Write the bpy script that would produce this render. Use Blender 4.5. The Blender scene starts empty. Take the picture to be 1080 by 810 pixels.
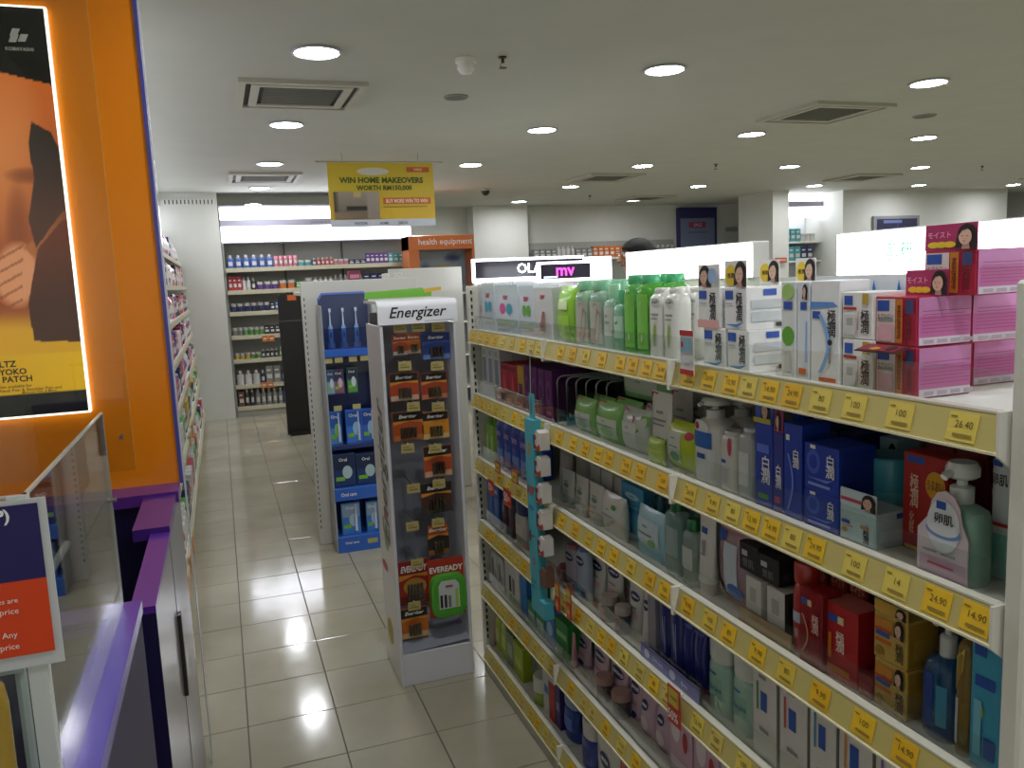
import bpy, math, random
from mathutils import Matrix, Vector
from math import pi, sin, cos, sqrt
random.seed(7)
C = bpy.context.scene.collection
SC = bpy.context.scene

# ------------------------------------------------------------------ camera (solved from the floor tiles)
FPX, PITCH, ROLL, YAW, EYE = 854.566, .132166, -.043115, .340875, 1.516
_cy, _sy, _cp, _sp = cos(YAW), sin(YAW), cos(PITCH), sin(PITCH)
FW = Vector((_sy*_cp, _cy*_cp, -_sp)); _R = Vector((_cy, -_sy, 0)); _U = _R.cross(FW)
RT = _R*cos(ROLL) + _U*sin(ROLL); UP = _U*cos(ROLL) - _R*sin(ROLL)
cd = bpy.data.cameras.new('camera'); cam = bpy.data.objects.new('camera', cd); C.objects.link(cam)
cd.sensor_width = 36; cd.lens = FPX/1080*36; cd.clip_start = .05
m = Matrix((RT, UP, -FW)).transposed().to_4x4(); m.translation = (0, 0, EYE); cam.matrix_world = m
SC.camera = cam

def ray(u, v): return FW + RT*((u-540)/FPX) - UP*((v-405)/FPX)
def at_x(u, v, x): d = ray(u, v); return d*(x/d.x) + Vector((0, 0, EYE))
def at_y(u, v, y): d = ray(u, v); return d*(y/d.y) + Vector((0, 0, EYE))
def at_z(u, v, z): d = ray(u, v); return d*((z-EYE)/d.z) + Vector((0, 0, EYE))
def yat(u, x, z):
    w = RT - FW*((u-540)/FPX); return -(w.x*x + w.z*(z-EYE))/w.y
def zat(v, x, y):
    w = UP + FW*((v-405)/FPX); return EYE - (w.x*x + w.y*y)/w.z

# ------------------------------------------------------------------ light and exposure
w = bpy.data.worlds.new('world'); SC.world = w; w.use_nodes = True
w.node_tree.nodes['Background'].inputs[0].default_value = (.8, .85, .9, 1)
w.node_tree.nodes['Background'].inputs[1].default_value = .03
vs = SC.view_settings; vs.view_transform = 'Standard'; vs.look = 'None'; vs.gamma = 1; vs.use_curve_mapping = False
vs.exposure = 0.85
DOWNLIGHT = 62.0        # radiance of each ceiling downlight
LIGHTBOX = 4.0          # radiance of lit fascias and header boxes
CEIL = 2.6

# ------------------------------------------------------------------ materials
def lin(c):
    if isinstance(c, str):
        c = [int(c[i:i+2], 16)/255 for i in (0, 2, 4)]
    return tuple(x/12.92 if x <= .04045 else ((x+.055)/1.055)**2.4 for x in c) + (1,)
_M = {}
def mat(col, rough=.45, kind='paper'):
    key = (col, rough, kind)
    if key in _M: return _M[key]
    m = bpy.data.materials.new('%s_%s' % (kind, col)); m.use_nodes = True; nt = m.node_tree; N = nt.nodes; L = nt.links
    b = N['Principled BSDF']; b.inputs['Roughness'].default_value = rough; b.inputs['Base Color'].default_value = lin(col)
    out = N['Material Output']
    if kind in ('paper', 'paint', 'fabric'):
        no = N.new('ShaderNodeTexNoise'); no.inputs['Scale'].default_value = {'paper': 60, 'paint': 3, 'fabric': 220}[kind]
        tc = N.new('ShaderNodeTexCoord'); L.new(tc.outputs['Object'], no.inputs['Vector'])
        hs = N.new('ShaderNodeHueSaturation'); hs.inputs['Color'].default_value = lin(col)
        mr = N.new('ShaderNodeMapRange'); mr.inputs['To Min'].default_value = .93; mr.inputs['To Max'].default_value = 1.05
        L.new(no.outputs['Fac'], mr.inputs['Value']); L.new(mr.outputs['Result'], hs.inputs['Value']); L.new(hs.outputs['Color'], b.inputs['Base Color'])
    elif kind == 'gloss':
        b.inputs['Coat Weight'].default_value = .5; b.inputs['Coat Roughness'].default_value = .12
    elif kind == 'metal':
        b.inputs['Metallic'].default_value = .9
    elif kind == 'emit':
        b.inputs['Emission Color'].default_value = lin(col); b.inputs['Emission Strength'].default_value = rough; b.inputs['Roughness'].default_value = .5
    elif kind == 'tint':          # translucent moulded bottle plastic
        b.inputs['Alpha'].default_value = .62; b.inputs['Coat Weight'].default_value = .4
    elif kind == 'clear':         # clear thin sheet: mostly see-through with mirror-like sheen
        tr = N.new('ShaderNodeBsdfTransparent'); tr.inputs[0].default_value = lin(col)
        gl = N.new('ShaderNodeBsdfGlossy'); gl.inputs['Roughness'].default_value = rough
        lw = N.new('ShaderNodeLayerWeight'); lw.inputs[0].default_value = .5
        pw = N.new('ShaderNodeMath'); pw.operation = 'POWER'; pw.inputs[1].default_value = 4.0; L.new(lw.outputs['Facing'], pw.inputs[0])
        fr = N.new('ShaderNodeMath'); fr.operation = 'MULTIPLY_ADD'; fr.inputs[1].default_value = .93; fr.inputs[2].default_value = .045; L.new(pw.outputs[0], fr.inputs[0])
        mx = N.new('ShaderNodeMixShader'); L.new(fr.outputs[0], mx.inputs[0]); L.new(tr.outputs[0], mx.inputs[1]); L.new(gl.outputs[0], mx.inputs[2])
        L.new(mx.outputs[0], out.inputs['Surface'])
    _M[key] = m
    return m
def P(col): return mat(col, .5, 'paper')
def G(col): return mat(col, .3, 'gloss')
def T(col): return mat(col, .2, 'tint')
def vcol_mat(rough=.35, glow=0):
    if ('vcol', rough) in _M: return _M[('vcol', rough)]
    m = bpy.data.materials.new('print'); m.use_nodes = True; b = m.node_tree.nodes['Principled BSDF']
    a = m.node_tree.nodes.new('ShaderNodeVertexColor'); a.layer_name = 'print'
    m.node_tree.links.new(a.outputs[0], b.inputs['Base Color']); b.inputs['Roughness'].default_value = rough
    if glow: m.node_tree.links.new(a.outputs[0], b.inputs['Emission Color']); b.inputs['Emission Strength'].default_value = glow
    _M[('vcol', rough)] = m
    return m
CLEAR = mat('fbfdfb', .04, 'clear')
WHITE = mat('e4e4dc', .45, 'paint')

# ------------------------------------------------------------------ mesh builder
_TXT = {}
def text2d(s, bold=0.0, shear=0.0):
    key = (s, bold, shear)
    if key in _TXT: return _TXT[key]
    cu = bpy.data.curves.new('t', 'FONT'); cu.body = s; cu.align_x = 'CENTER'; cu.resolution_u = 2; cu.offset = bold; cu.shear = shear; cu.space_line = .85
    cu.fill_mode = 'FRONT'
    o = bpy.data.objects.new('t', cu); C.objects.link(o); dg = bpy.context.evaluated_depsgraph_get(); dg.update()
    me = o.evaluated_get(dg).to_mesh()
    vs_ = [(v.co.x, v.co.y) for v in me.vertices]; fs = [tuple(p.vertices) for p in me.polygons]
    bpy.data.objects.remove(o); bpy.data.curves.remove(cu)
    if vs_:
        x0 = min(v[0] for v in vs_); x1 = max(v[0] for v in vs_); y0 = min(v[1] for v in vs_); y1 = max(v[1] for v in vs_)
        h = max(y1-y0, 1e-4); vs_ = [((x-(x0+x1)/2)/h, (y-(y0+y1)/2)/h) for x, y in vs_]; asp = (x1-x0)/h
    else: asp = 1
    _TXT[key] = (vs_, fs, asp); return _TXT[key]

def ring(a, b, z, n=20, sup=2.0, cx=0, cy=0):
    r = []
    for i in range(n):
        t = 2*pi*(i+.5)/n; c, s = cos(t), sin(t)
        r.append((cx + a*math.copysign(abs(c)**(2/sup), c), cy + b*math.copysign(abs(s)**(2/sup), s), z))
    return r

class MB:
    def __init__(s): s.v = []; s.f = []; s.m = []; s.ms = []; s.sm = []
    def mi(s, m):
        if m not in s.ms: s.ms.append(m)
        return s.ms.index(m)
    def add(s, vs_, fs, m, smooth=False):
        k = len(s.v); i = s.mi(m); s.v += [tuple(p) for p in vs_]
        for f in fs: s.f.append(tuple(k+j for j in f)); s.m.append(i); s.sm.append(smooth)
        return s
    def box(s, x0, x1, y0, y1, z0, z1, m):
        return s.add([(x, y, z) for x in (x0, x1) for y in (y0, y1) for z in (z0, z1)],
                     [(0, 1, 3, 2), (4, 6, 7, 5), (0, 4, 5, 1), (2, 3, 7, 6), (0, 2, 6, 4), (1, 5, 7, 3)], m)
    def cbox(s, x0, x1, y0, y1, z0, z1, m, c=.002):       # box with chamfered edges
        cx, cy, cz = (x0+x1)/2, (y0+y1)/2, (z0+z1)/2; hx, hy, hz = (x1-x0)/2, (y1-y0)/2, (z1-z0)/2
        c = min(c, hx*.45, hy*.45, hz*.45); V = []; idx = {}
        for a in (-1, 1):
            for b in (-1, 1):
                for d in (-1, 1):
                    for k in range(3):
                        idx[a, b, d, k] = len(V)
                        V.append((cx+a*(hx-(0 if k == 0 else c)), cy+b*(hy-(0 if k == 1 else c)), cz+d*(hz-(0 if k == 2 else c))))
        F = []
        for a in (-1, 1):
            q = [(a, -1, -1), (a, 1, -1), (a, 1, 1), (a, -1, 1)]; F.append([idx[p+(0,)] for p in q][::a])
            q = [(-1, a, -1), (-1, a, 1), (1, a, 1), (1, a, -1)]; F.append([idx[p+(1,)] for p in q][::a])
            q = [(-1, -1, a), (1, -1, a), (1, 1, a), (-1, 1, a)]; F.append([idx[p+(2,)] for p in q][::a])
        for a in (-1, 1):
            for b in (-1, 1):
                F.append([idx[a, b, -1, 0], idx[a, b, 1, 0], idx[a, b, 1, 1], idx[a, b, -1, 1]][::-a*b])
                F.append([idx[a, -1, b, 0], idx[a, 1, b, 0], idx[a, 1, b, 2], idx[a, -1, b, 2]][::a*b])
                F.append([idx[-1, a, b, 1], idx[1, a, b, 1], idx[1, a, b, 2], idx[-1, a, b, 2]][::-a*b])
                for d in (-1, 1): F.append([idx[a, b, d, 0], idx[a, b, d, 1], idx[a, b, d, 2]][::a*b*d])
        return s.add(V, F, m)
    def loft(s, rings, m, bot=True, top=True, smooth=True):
        n = len(rings[0]); V = [p for r in rings for p in r]; F = []
        for k in range(len(rings)-1):
            for i in range(n):
                j = (i+1) % n; F.append((k*n+i, k*n+j, (k+1)*n+j, (k+1)*n+i))
        s.add(V, F, m, smooth)
        if bot: s.add(rings[0], [tuple(range(n))[::-1]], m)
        if top: s.add(rings[-1], [tuple(range(n))], m)
        return s
    def lathe(s, prof, m, n=20, cx=0, cy=0, sup=2.0, oy=1.0, bot=True, top=True):   # prof: [(r, z)]
        return s.loft([ring(r, r*oy, z, n, sup, cx, cy) for r, z in prof], m, bot, top)
    def prism(s, poly, d0, d1, m, axis='y'):   # poly: CCW points in the plane across the axis
        def pt(p, d): return (p[0], d, p[1]) if axis == 'y' else ((d, p[0], p[1]) if axis == 'x' else (p[0], p[1], d))
        n = len(poly); V = [pt(p, d0) for p in poly] + [pt(p, d1) for p in poly]
        F = [tuple(range(n)), tuple(range(2*n-1, n-1, -1))] + [(i, i+n, (i+1) % n+n, (i+1) % n) for i in range(n)]
        return s.add(V, F, m)
    def tube(s, pts, r, m, n=8):
        rs = []
        for i, p in enumerate(pts):
            p = Vector(p); d = (Vector(pts[min(i+1, len(pts)-1)]) - Vector(pts[max(i-1, 0)])).normalized()
            a = d.cross(Vector((0, 0, 1)));
            if a.length < .01: a = d.cross(Vector((1, 0, 0)))
            a.normalize(); b = d.cross(a)
            rs.append([tuple(p + a*(r*cos(2*pi*k/n)) + b*(r*sin(2*pi*k/n))) for k in range(n)])
        return s.loft(rs, m)
    def decs(s, decs, W, H, fn, curved=False):   # flat print; fn(a, b, e): a across, b up, e above the surface
        for k, d in enumerate(decs):
            e = .0007 + .0004*k; t = d[0]
            if t == 'r':
                x0, z0, x1, z1 = [(d[1]-.5)*W, d[2]*H, (d[3]-.5)*W, d[4]*H]; nx = 8 if curved else 1; nz = 4 if curved else 1
                V = [fn(x0+(x1-x0)*i/nx, z0+(z1-z0)*j/nz, e) for i in range(nx+1) for j in range(nz+1)]
                F = [(i*(nz+1)+j, (i+1)*(nz+1)+j, (i+1)*(nz+1)+j+1, i*(nz+1)+j+1) for i in range(nx) for j in range(nz)]
                s.add(V, F, d[5])
            elif t == 'e':
                cx, cz, rx, rz = (d[1]-.5)*W, d[2]*H, d[3]*W, d[4]*H; n = 20
                V = [fn(cx, cz, e)] + [fn(cx+rx*cos(2*pi*i/n), cz+rz*sin(2*pi*i/n), e) for i in range(n)]
                s.add(V, [(0, 1+i, 1+(i+1) % n) for i in range(n)], d[5])
            elif t == 'p':
                s.add([fn((x-.5)*W, z*H, e) for x, z in d[1]], [tuple(range(len(d[1])))], d[2])
            elif t == 't':
                bold = d[7] if len(d) > 7 else .015; shear = d[8] if len(d) > 8 else 0
                vs_, fs, asp = text2d(d[4], bold, shear); h = d[3]*H; hx = h
                if len(d) > 6 and d[6] and asp*h > d[6]*W: hx = d[6]*W/asp
                cx, cz = (d[1]-.5)*W, d[2]*H
                s.add([fn(cx+x*hx, cz+y*h, e) for x, y in vs_], fs, d[5])
        return s
    def mesh(s, name):
        me = bpy.data.meshes.new(name); me.from_pydata(s.v, [], s.f)
        for m in s.ms: me.materials.append(m)
        me.polygons.foreach_set('material_index', s.m); me.polygons.foreach_set('use_smooth', s.sm)
        if any(s.sm):
            try: me.set_sharp_from_angle(angle=.75)
            except Exception: pass
        me.update(); return me
    def obj(s, name, parent=None, loc=None):
        o = bpy.data.objects.new(name, s.mesh(name)); C.objects.link(o)
        if parent is not None: o.parent = parent
        if loc is not None: o.location = loc
        return o

def tag(o, label, cat, group=None):
    o['label'] = label; o['category'] = cat
    if group: o['group'] = group
    return o
def thing(name, label, cat, loc=(0, 0, 0), rz=0, group=None):
    o = bpy.data.objects.new(name, None); C.objects.link(o); o.empty_display_size = .05
    o.location = loc; o.rotation_euler = (0, 0, rz); return tag(o, label, cat, group)
def struct(o): o['kind'] = 'structure'; return o
def link(name, me, parent):
    o = bpy.data.objects.new(name, me); C.objects.link(o); o.parent = parent; return o
def wp(o, x, y, z):                         # world point -> local of a thing at o (unrotated)
    return (x-o.location.x, y-o.location.y, z-o.location.z)
def grid_print(name, parent, W, H, nx, nz, fn, color, rough=.35, glow=0):
    """flat printed sheet: colour per vertex from color(s, t) in 0..1"""
    V = [fn((i/nx-.5)*W, j/nz*H, 0) for i in range(nx+1) for j in range(nz+1)]
    F = [(i*(nz+1)+j, (i+1)*(nz+1)+j, (i+1)*(nz+1)+j+1, i*(nz+1)+j+1) for i in range(nx) for j in range(nz)]
    me = bpy.data.meshes.new(name); me.from_pydata(V, [], F); me.materials.append(vcol_mat(rough, glow))
    at = me.attributes.new('print', 'FLOAT_COLOR', 'POINT')
    cols = []
    for i in range(nx+1):
        for j in range(nz+1): cols += lin(color(i/nx, j/nz))
    at.data.foreach_set('color', cols); return link(name, me, parent)
def sst(a, b, x): t = min(1, max(0, (x-a)/(b-a))); return t*t*(3-2*t)
def mixc(a, b, t): return tuple(a[i]*(1-t)+b[i]*t for i in range(3))
# ------------------------------------------------------------------ the room
XL, XR, YF, YB = -.8, 13.5, -2.6, 12.3
fl = struct(MB().box(XL-.1, XR+.1, YF-.1, YB+.1, -.12, -.004, mat('5d5a50', .7, 'paint')).obj('floor'))
TX0, TY0, TS = -.02975-.3*3, 4.319-.3*10, .3
def tile_material():
    m = bpy.data.materials.new('floor_tile'); m.use_nodes = True; N = m.node_tree.nodes; L = m.node_tree.links; b = N['Principled BSDF']
    oi = N.new('ShaderNodeNewGeometry'); no = N.new('ShaderNodeTexNoise'); no.inputs['Scale'].default_value = 2.2; no.inputs['Detail'].default_value = 6
    L.new(oi.outputs['Position'], no.inputs['Vector']); cr = N.new('ShaderNodeValToRGB')
    cr.color_ramp.elements[0].position = .3; cr.color_ramp.elements[0].color = lin('9d9780'); cr.color_ramp.elements[1].position = .7; cr.color_ramp.elements[1].color = lin('b0aa95')
    L.new(no.outputs['Fac'], cr.inputs['Fac']); L.new(cr.outputs[0], b.inputs['Base Color'])
    n2 = N.new('ShaderNodeTexNoise'); n2.inputs['Scale'].default_value = 14; n2.inputs['Detail'].default_value = 4; L.new(oi.outputs['Position'], n2.inputs['Vector'])
    mr = N.new('ShaderNodeMapRange'); mr.inputs['To Min'].default_value = .07; mr.inputs['To Max'].default_value = .16; L.new(n2.outputs['Fac'], mr.inputs['Value']); L.new(mr.outputs[0], b.inputs['Roughness'])
    bp = N.new('ShaderNodeBump'); bp.inputs['Strength'].default_value = .03; bp.inputs['Distance'].default_value = .01; L.new(n2.outputs['Fac'], bp.inputs['Height']); L.new(bp.outputs[0], b.inputs['Normal'])
    return m
TM = tile_material()
tme = MB().cbox(-.1482, .1482, -.1482, .1482, -.02, 0, TM, .0012).mesh('tile')
rest = MB()
for i in range(-1, 48):
    for j in range(-12, 37):
        cx, cy = TX0+.15+i*TS, TY0+.15+j*TS
        if cx < XL or cx > XR or cy > YB or cy < YF: continue
        if -.4 < cx < 1.0 and 1.0 < cy < 10.2:
            t = link('tile', tme, fl); t.location = (cx, cy, random.uniform(-.0004, .0004))
        else:
            a = .1482; rest.add([(cx-a, cy-a, 0), (cx+a, cy-a, 0), (cx+a, cy+a, 0), (cx-a, cy+a, 0)], [(0, 1, 2, 3)], TM)
r = rest.obj('tile_field', fl); r['kind'] = 'stuff'

ceilm = mat('b6b8ad', .8, 'paint'); wallm = mat('d2d3cb', .7, 'paint')
struct(MB().box(XL-.1, XR+.1, YF-.1, YB+.1, CEIL, CEIL+.1, ceilm).obj('ceiling'))
struct(MB().box(XL-.1, XL, YF-.1, YB+.1, 0, CEIL, wallm).obj('wall_left'))
struct(MB().box(XR, XR+.1, YF-.1, YB+.1, 0, CEIL, wallm).obj('wall_right'))
struct(MB().box(XL, XR, YB, YB+.1, 0, CEIL, wallm).obj('wall_back'))
struct(MB().box(XL, XR, YF-.1, YF, 0, CEIL, wallm).obj('wall_front'))
# the white pier beside the back shelving, the wide pier behind the orange unit, the side wall and far wall on the right
struct(MB().box(XL, .075, 9.96, 10.5, 0, CEIL, wallm).obj('wall_pier_left'))
p0 = at_y(500, 250, 12.0).x; p1 = at_y(557, 250, 12.0).x
struct(MB().box(p0, p1, 12.0, YB, 0, CEIL, wallm).obj('wall_pier_back'))
q0 = at_y(815, 230, 10.15).x; q1 = at_y(832, 230, 10.15).x
struct(MB().box(q0, q1, 10.15, yat(779, q0, 2.2), 0, CEIL, wallm).obj('wall_pier_right'))
s0 = at_y(889, 230, 10.15).x; s1 = at_y(1062, 220, 10.15).x
struct(MB().box(s0, s1, 10.15, YB, 0, CEIL, wallm).obj('wall_far'))
# grille at the head of the left pier
g = thing('air_grille', 'thin white grille with dark slots at the head of the white pier', 'grille', (-.25, 9.95, 2.49))
MB().box(-.26, .3, 0, .012, -.02, .035, WHITE).obj('frame', g)
sl = MB().box(-.006, .006, -.003, .002, -.018, .03, mat('3c3d38')).mesh('slot')
for k in range(13): o = link('slot', sl, g); o.location = (-.22+k*.041, 0, 0)

# ------------------------------------------------------------------ ceiling fittings
def downlight():
    n = 28; prof = [(.118, -.004), (.118, -.010), (.104, -.012), (.096, .002)]
    tr = MB().lathe(prof, mat('b9bbc4', .3, 'gloss'), n, bot=False, top=False).mesh('trim')
    em = mat('f6f8ff', DOWNLIGHT, 'emit'); df = MB().lathe([(.001, -.0065), (.099, -.005)], em, n, bot=False, top=False)
    return tr, df.mesh('diffuser')
dtr, ddf = downlight()
for x in (.53, 2.39, 4.26, 6.11, 8.0, 9.9, 11.8):
    for y in (-1.45, .38, 2.2, 4.03, 5.82, 7.66, 9.5, 11.36):
        if (x > 7.9 and y > 10): continue
        t = thing('ceiling_light', 'round recessed downlight glowing white in the ceiling', 'ceiling light', (x, y, CEIL), 0, 'round ceiling downlights in a grid')
        link('trim', dtr, t); link('diffuser', ddf, t)
def vent_meshes():
    fm = mat('b4b2a2', .6); dk = mat('4a4b46', .7); gm = mat('77776c', .6)
    a = .34; fr = MB()
    def frame(mb, o, i, z0, z1, m):
        for (ax, bx, ay, by) in ((-o, o, -o, -i), (-o, o, i, o), (-o, -i, -i, i), (i, o, -i, i)): mb.box(ax, bx, ay, by, z0, z1, m)
    frame(fr, .34, .30, -.022, .0, fm); bk = MB().box(-.3, .3, -.3, .3, -.004, .002, dk)
    vanes = []
    for o, i, z in ((.27, .225, -.02),):
        mb = MB(); frame(mb, o, i, z, z+.008, fm); vanes.append(mb.mesh('vane_ring'))
    sl = MB().box(-.2, .2, -.004, .004, -.018, -.004, gm).mesh('slat')
    return fr.mesh('frame'), bk.mesh('backing'), vanes, sl
vf, vb, vv, vsl = vent_meshes()
for (x, y, lab) in ((.53, 4.93, 'square ceiling air vent nearest the large downlight over the aisle'), (4.25, 4.95, 'square ceiling air vent beside a round speaker grille'), (.53, 8.6, 'square ceiling air vent before the lit back fascia'),
               (4.3, 8.6, 'square ceiling air vent above the black header signs'), (8.0, 8.6, 'square ceiling air vent before the far wall'), (6.15, 11.0, 'square ceiling air vent above the blue notice'), (11.3, 8.4, 'square ceiling air vent near the far right wall')):
    t = thing('air_vent', lab, 'air vent', (x, y, CEIL), 0, 'square air vents in the ceiling')
    link('frame', vf, t); link('backing', vb, t)
    for q in vv: link('vane_ring', q, t)
    for k in range(12): o = link('slat', vsl, t); o.location = (0, -.19+k*.0345, 0)
def ceil_disc(u, v, r, name, label, cat, col):
    p = at_z(u, v, CEIL); t = thing(name, label, cat, (p.x, p.y, CEIL))
    MB().lathe([(r, .001), (r, -.006), (r*.92, -.01)], mat(col, .5), 24).obj('rim', t)
    MB().lathe([(r*.88, -.0101), (r*.5, -.013), (r*.05, -.014)], mat('6d6d66', .7), 24).obj('mesh_cover', t)
ceil_disc(481, 102, .075, 'speaker_grille', 'grey round speaker grille over the aisle ceiling', 'speaker', '8b8b82')
ceil_disc(975, 122, .085, 'speaker_grille', 'grey round speaker grille next to a far downlight', 'speaker', '8b8b82')
p = at_z(491, 62, CEIL); t = thing('smoke_detector', 'white round smoke detector on the ceiling', 'smoke detector', (p.x, p.y, CEIL))
MB().lathe([(.052, .001), (.052, -.02), (.045, -.022)], WHITE, 20).obj('base', t); MB().lathe([(.04, -.022), (.044, -.05), (.03, -.07), (.01, -.075)], WHITE, 20).obj('head', t)
for u, v, lab in ((530, 60, 'small dark sprinkler head beside the white smoke detector'), (755, 173, 'small dark sprinkler head over the light boxes'), (1036, 175, 'small dark sprinkler head on the far right ceiling'), (622, 206, 'tiny dark sprinkler head before the back wall')):
    p = at_z(u, v, CEIL); t = thing('sprinkler_head', lab, 'sprinkler', (p.x, p.y, CEIL)); dk = mat('4f463c', .4, 'metal')
    MB().lathe([(.022, 0), (.022, -.006), (.008, -.008), (.008, -.03)], dk, 12).obj('stem', t)
    MB().lathe([(.003, -.05), (.02, -.052), (.02, -.055), (.003, -.057)], dk, 12).obj('deflector', t)
    MB().tube([(-.008, 0, -.03), (-.016, 0, -.04), (-.004, 0, -.052)], .002, dk, 6).obj('yoke', t)
for u, v, lab in ((512, 199, 'dark dome security camera hanging before the orange unit'), (542, 217, 'dark dome security camera by the white pier')):
    p = at_z(u, v, CEIL); t = thing('security_camera', lab, 'camera', (p.x, p.y, CEIL))
    MB().lathe([(.06, 0), (.06, -.02), (.055, -.025)], mat('b0b0a8'), 18).obj('mount', t); MB().lathe([(.052, -.025), (.05, -.05), (.035, -.075), (.008, -.085)], mat('22211f', .15), 18).obj('dome', t)
# ------------------------------------------------------------------ the long shelving run on the right
GX, GB = .87, 1.295                     # price-rail plane, face of the back panel
Y0, Y1 = .692, 2.872                    # near and far end of the shelves
JY = [Y0, 1.44, 2.13, Y1]               # bay joints
ROWZ = {1: 1.327, 2: 1.087, 3: .845, 4: .60, 5: .352, 6: .092}
shelfm = mat('dedfd8', .4, 'paint'); panm = mat('d2d0c2', .5, 'paint'); railm = mat('b5a763', .4, 'paint'); railm_low = railm
gon = thing('gondola_shelving', 'long white gondola shelving with yellow price rails filled with skincare', 'shelving', (1.09, 1.78, 0))
def gp(mb, name, parent=gon): return mb.obj(name, parent, None if parent is not gon else (-1.09, -1.78, 0))
gp(MB().cbox(.862, 1.33, .66, .687, 0, 1.487, panm, .004), 'end_panel')
gp(MB().cbox(.866, 1.33, 2.885, 2.915, 0, 1.487, panm, .004), 'end_panel')
for b in range(3):
    gp(MB().box(GB, 1.325, JY[b]+.001, JY[b+1]-.001, .05, 1.485, mat('c6c5bb', .5, 'paint')), 'back_panel')
    gp(MB().box(.856, .88, JY[b]+.001, JY[b+1]-.001, 0, .05, mat('b7b5a6', .5, 'paint')), 'kick_plate')
slm = MB()
for k in range(52): slm.box(.875, .881, 2.8815, 2.8852, .12+k*.0262, .134+k*.0262, mat('1c1c1a', .7))
s_ = gp(slm, 'slot_strip'); s_['kind'] = 'stuff'
for y in JY[1:3]: gp(MB().box(1.275, GB, y-.012, y+.012, .05, 1.484, mat('b9b8ae', .5, 'paint')), 'upright')
TAGC = ('dbb01c', 'cfb13c', 'd0ba50', 'd6a616', 'c6b158')
tagtext = ['100', '100', '80', '26.40', '14.90', '12.90', '24.90', '9.90']
_tagmesh = {}
def tag_mesh(w, c, t):
    if (w, c, t) in _tagmesh: return _tagmesh[w, c, t]
    mb = MB(); h = .036; mb.box(0, .0012, -w/2, w/2, -h, 0, P(c))
    if t:
        f = lambda a, b, e: (-e, -a, b-h)
        mb.decs([('t', .56, .60, .26, t, P('5b4a12'), .6, 0), ('r', .08, .82, .3, .87, P('7a5f14')), ('r', .25, .16, .9, .26, P('8a742e'))], w, h, f)
    _tagmesh[w, c, t] = mb.mesh('price_tag'); return _tagmesh[w, c, t]
TILT = .26
def shelf(row, b, z):
    ya, yb = JY[b]+.001, JY[b+1]-.001
    sh = gp(MB().cbox(.874, GB+.0005, ya, yb, z-.028, z-.006, shelfm, .002), 'shelf')
    base = (0, 0, 0)
    rl = MB()
    rl.prism([(.866, z+.002), (.879, z+.002), (.879, z-.045), (.853, z-.045)][::-1], ya, yb, railm, 'y')
    rl.prism([(.8645, z+.0035), (.8805, z+.0035), (.8805, z+.0005), (.8645, z+.0005)][::-1], ya, yb, mat('d2d0bc', .3, 'gloss'), 'y')
    rl.prism([(.849, z-.044), (.856, z-.044), (.856, z-.047), (.849, z-.047)][::-1], ya, yb, mat('d9d3b0', .25, 'gloss'), 'y')
    rl.obj('price_rail', sh)
    if row < 6:
        MB().box(.882, .8845, ya+.004, yb-.004, z-.004, z+.05, CLEAR).obj('front_fence', sh)
    # tags
    if (row, b) == (1, 0):
        ys = [(yat(u, .86, z-.02), c, t) for u, c, t in ((1016, 2, '26.40'), (950, 2, '100'), (902, 2, '100'), (866, 2, '80'), (836, 3, '24.90'), (812, 0, '14.90'), (790, 2, '80'), (771, 0, '12.90'), (748, 0, '24.90'), (727, 0, '9.90'))]
    elif (row, b) == (2, 0):
        ys = [(yat(u, .86, z-.02), c, t) for u, c, t in ((1030, 0, '14.90'), (989, 0, '24.90'), (946, 2, '14'), (902, 2, '100'), (860, 0, '24.90'), (836, 2, '80'), (814, 0, '14.90'), (793, 0, '12.90'), (773, 2, '80'), (752, 1, '9.90'), (728, 1, '24.90'))]
    else:
        ys = []; y = ya+.045
        while y < yb-.03:
            dark = (row >= 4 or b == 2) and random.random() < .55
            ys.append((y, random.choice((2, 4, 4, 2) if dark else (0, 0, 3, 1)), random.choice(tagtext)))
            y += random.uniform(.056, .098)
    for (y, c, t) in ys:
        o = link('price_tag', tag_mesh(.043, TAGC[c], t), sh); o.location = (.8624, y, z-.004); o.rotation_euler = (0, TILT, 0)
    # shelf bracket clip seen at the joint
    if b: MB().box(.848, .872, ya-.006, ya+.002, z-.055, z+.006, mat('e8e6da', .35, 'gloss')).obj('end_clip', sh)
    else: MB().prism([(.85, z+.006), (.905, z+.006), (.905, z-.075), (.885, z-.075), (.85, z-.048)][::-1], ya-.003, ya+.001, mat('dcdacd', .35, 'gloss'), 'y').obj('end_clip', sh)
    return sh
SHELVES = {(row, b): shelf(row, b, z) for row, z in ROWZ.items() for b in range(3)}

# lit header boxes on the spine of the run
def header_box(y0, y1, label, decs, mint=False):
    t = thing('light_box', label, 'light box', (1.31, (y0+y1)/2, 1.4845)); W = y1-y0
    MB().cbox(-.022, .03, -W/2, W/2, 0, .094, mat('e8e8e4', .4, 'gloss'), .003).obj('case', t)
    fn = lambda a, b, e: (-.0225-e, -a, b+.003)
    MB().decs([('r', .003, 0, .997, 1, mat('fbfcff', LIGHTBOX, 'emit'))], W, .088, fn).obj('lit_face', t)
    if decs: MB().decs(decs, W, .088, lambda a, b, e: (-.0235-e, -a, b+.003)).obj('print', t)
    return t
mint = mat('58c8a0', .45, 'emit')
yk = yat(952, 1.29, 1.537); W2 = 1.457-.70; cxk = (1.457-yk)/W2
ic = lambda k: .5*0 + cxk + k*.024
frame_ = lambda c: [('r', c-.0195, .30, c-.0175, .78, mint), ('r', c+.0175, .30, c+.0195, .78, mint), ('r', c-.0195, .75, c+.0195, .78, mint), ('r', c-.0195, .30, c+.0195, .33, mint)]
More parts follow.
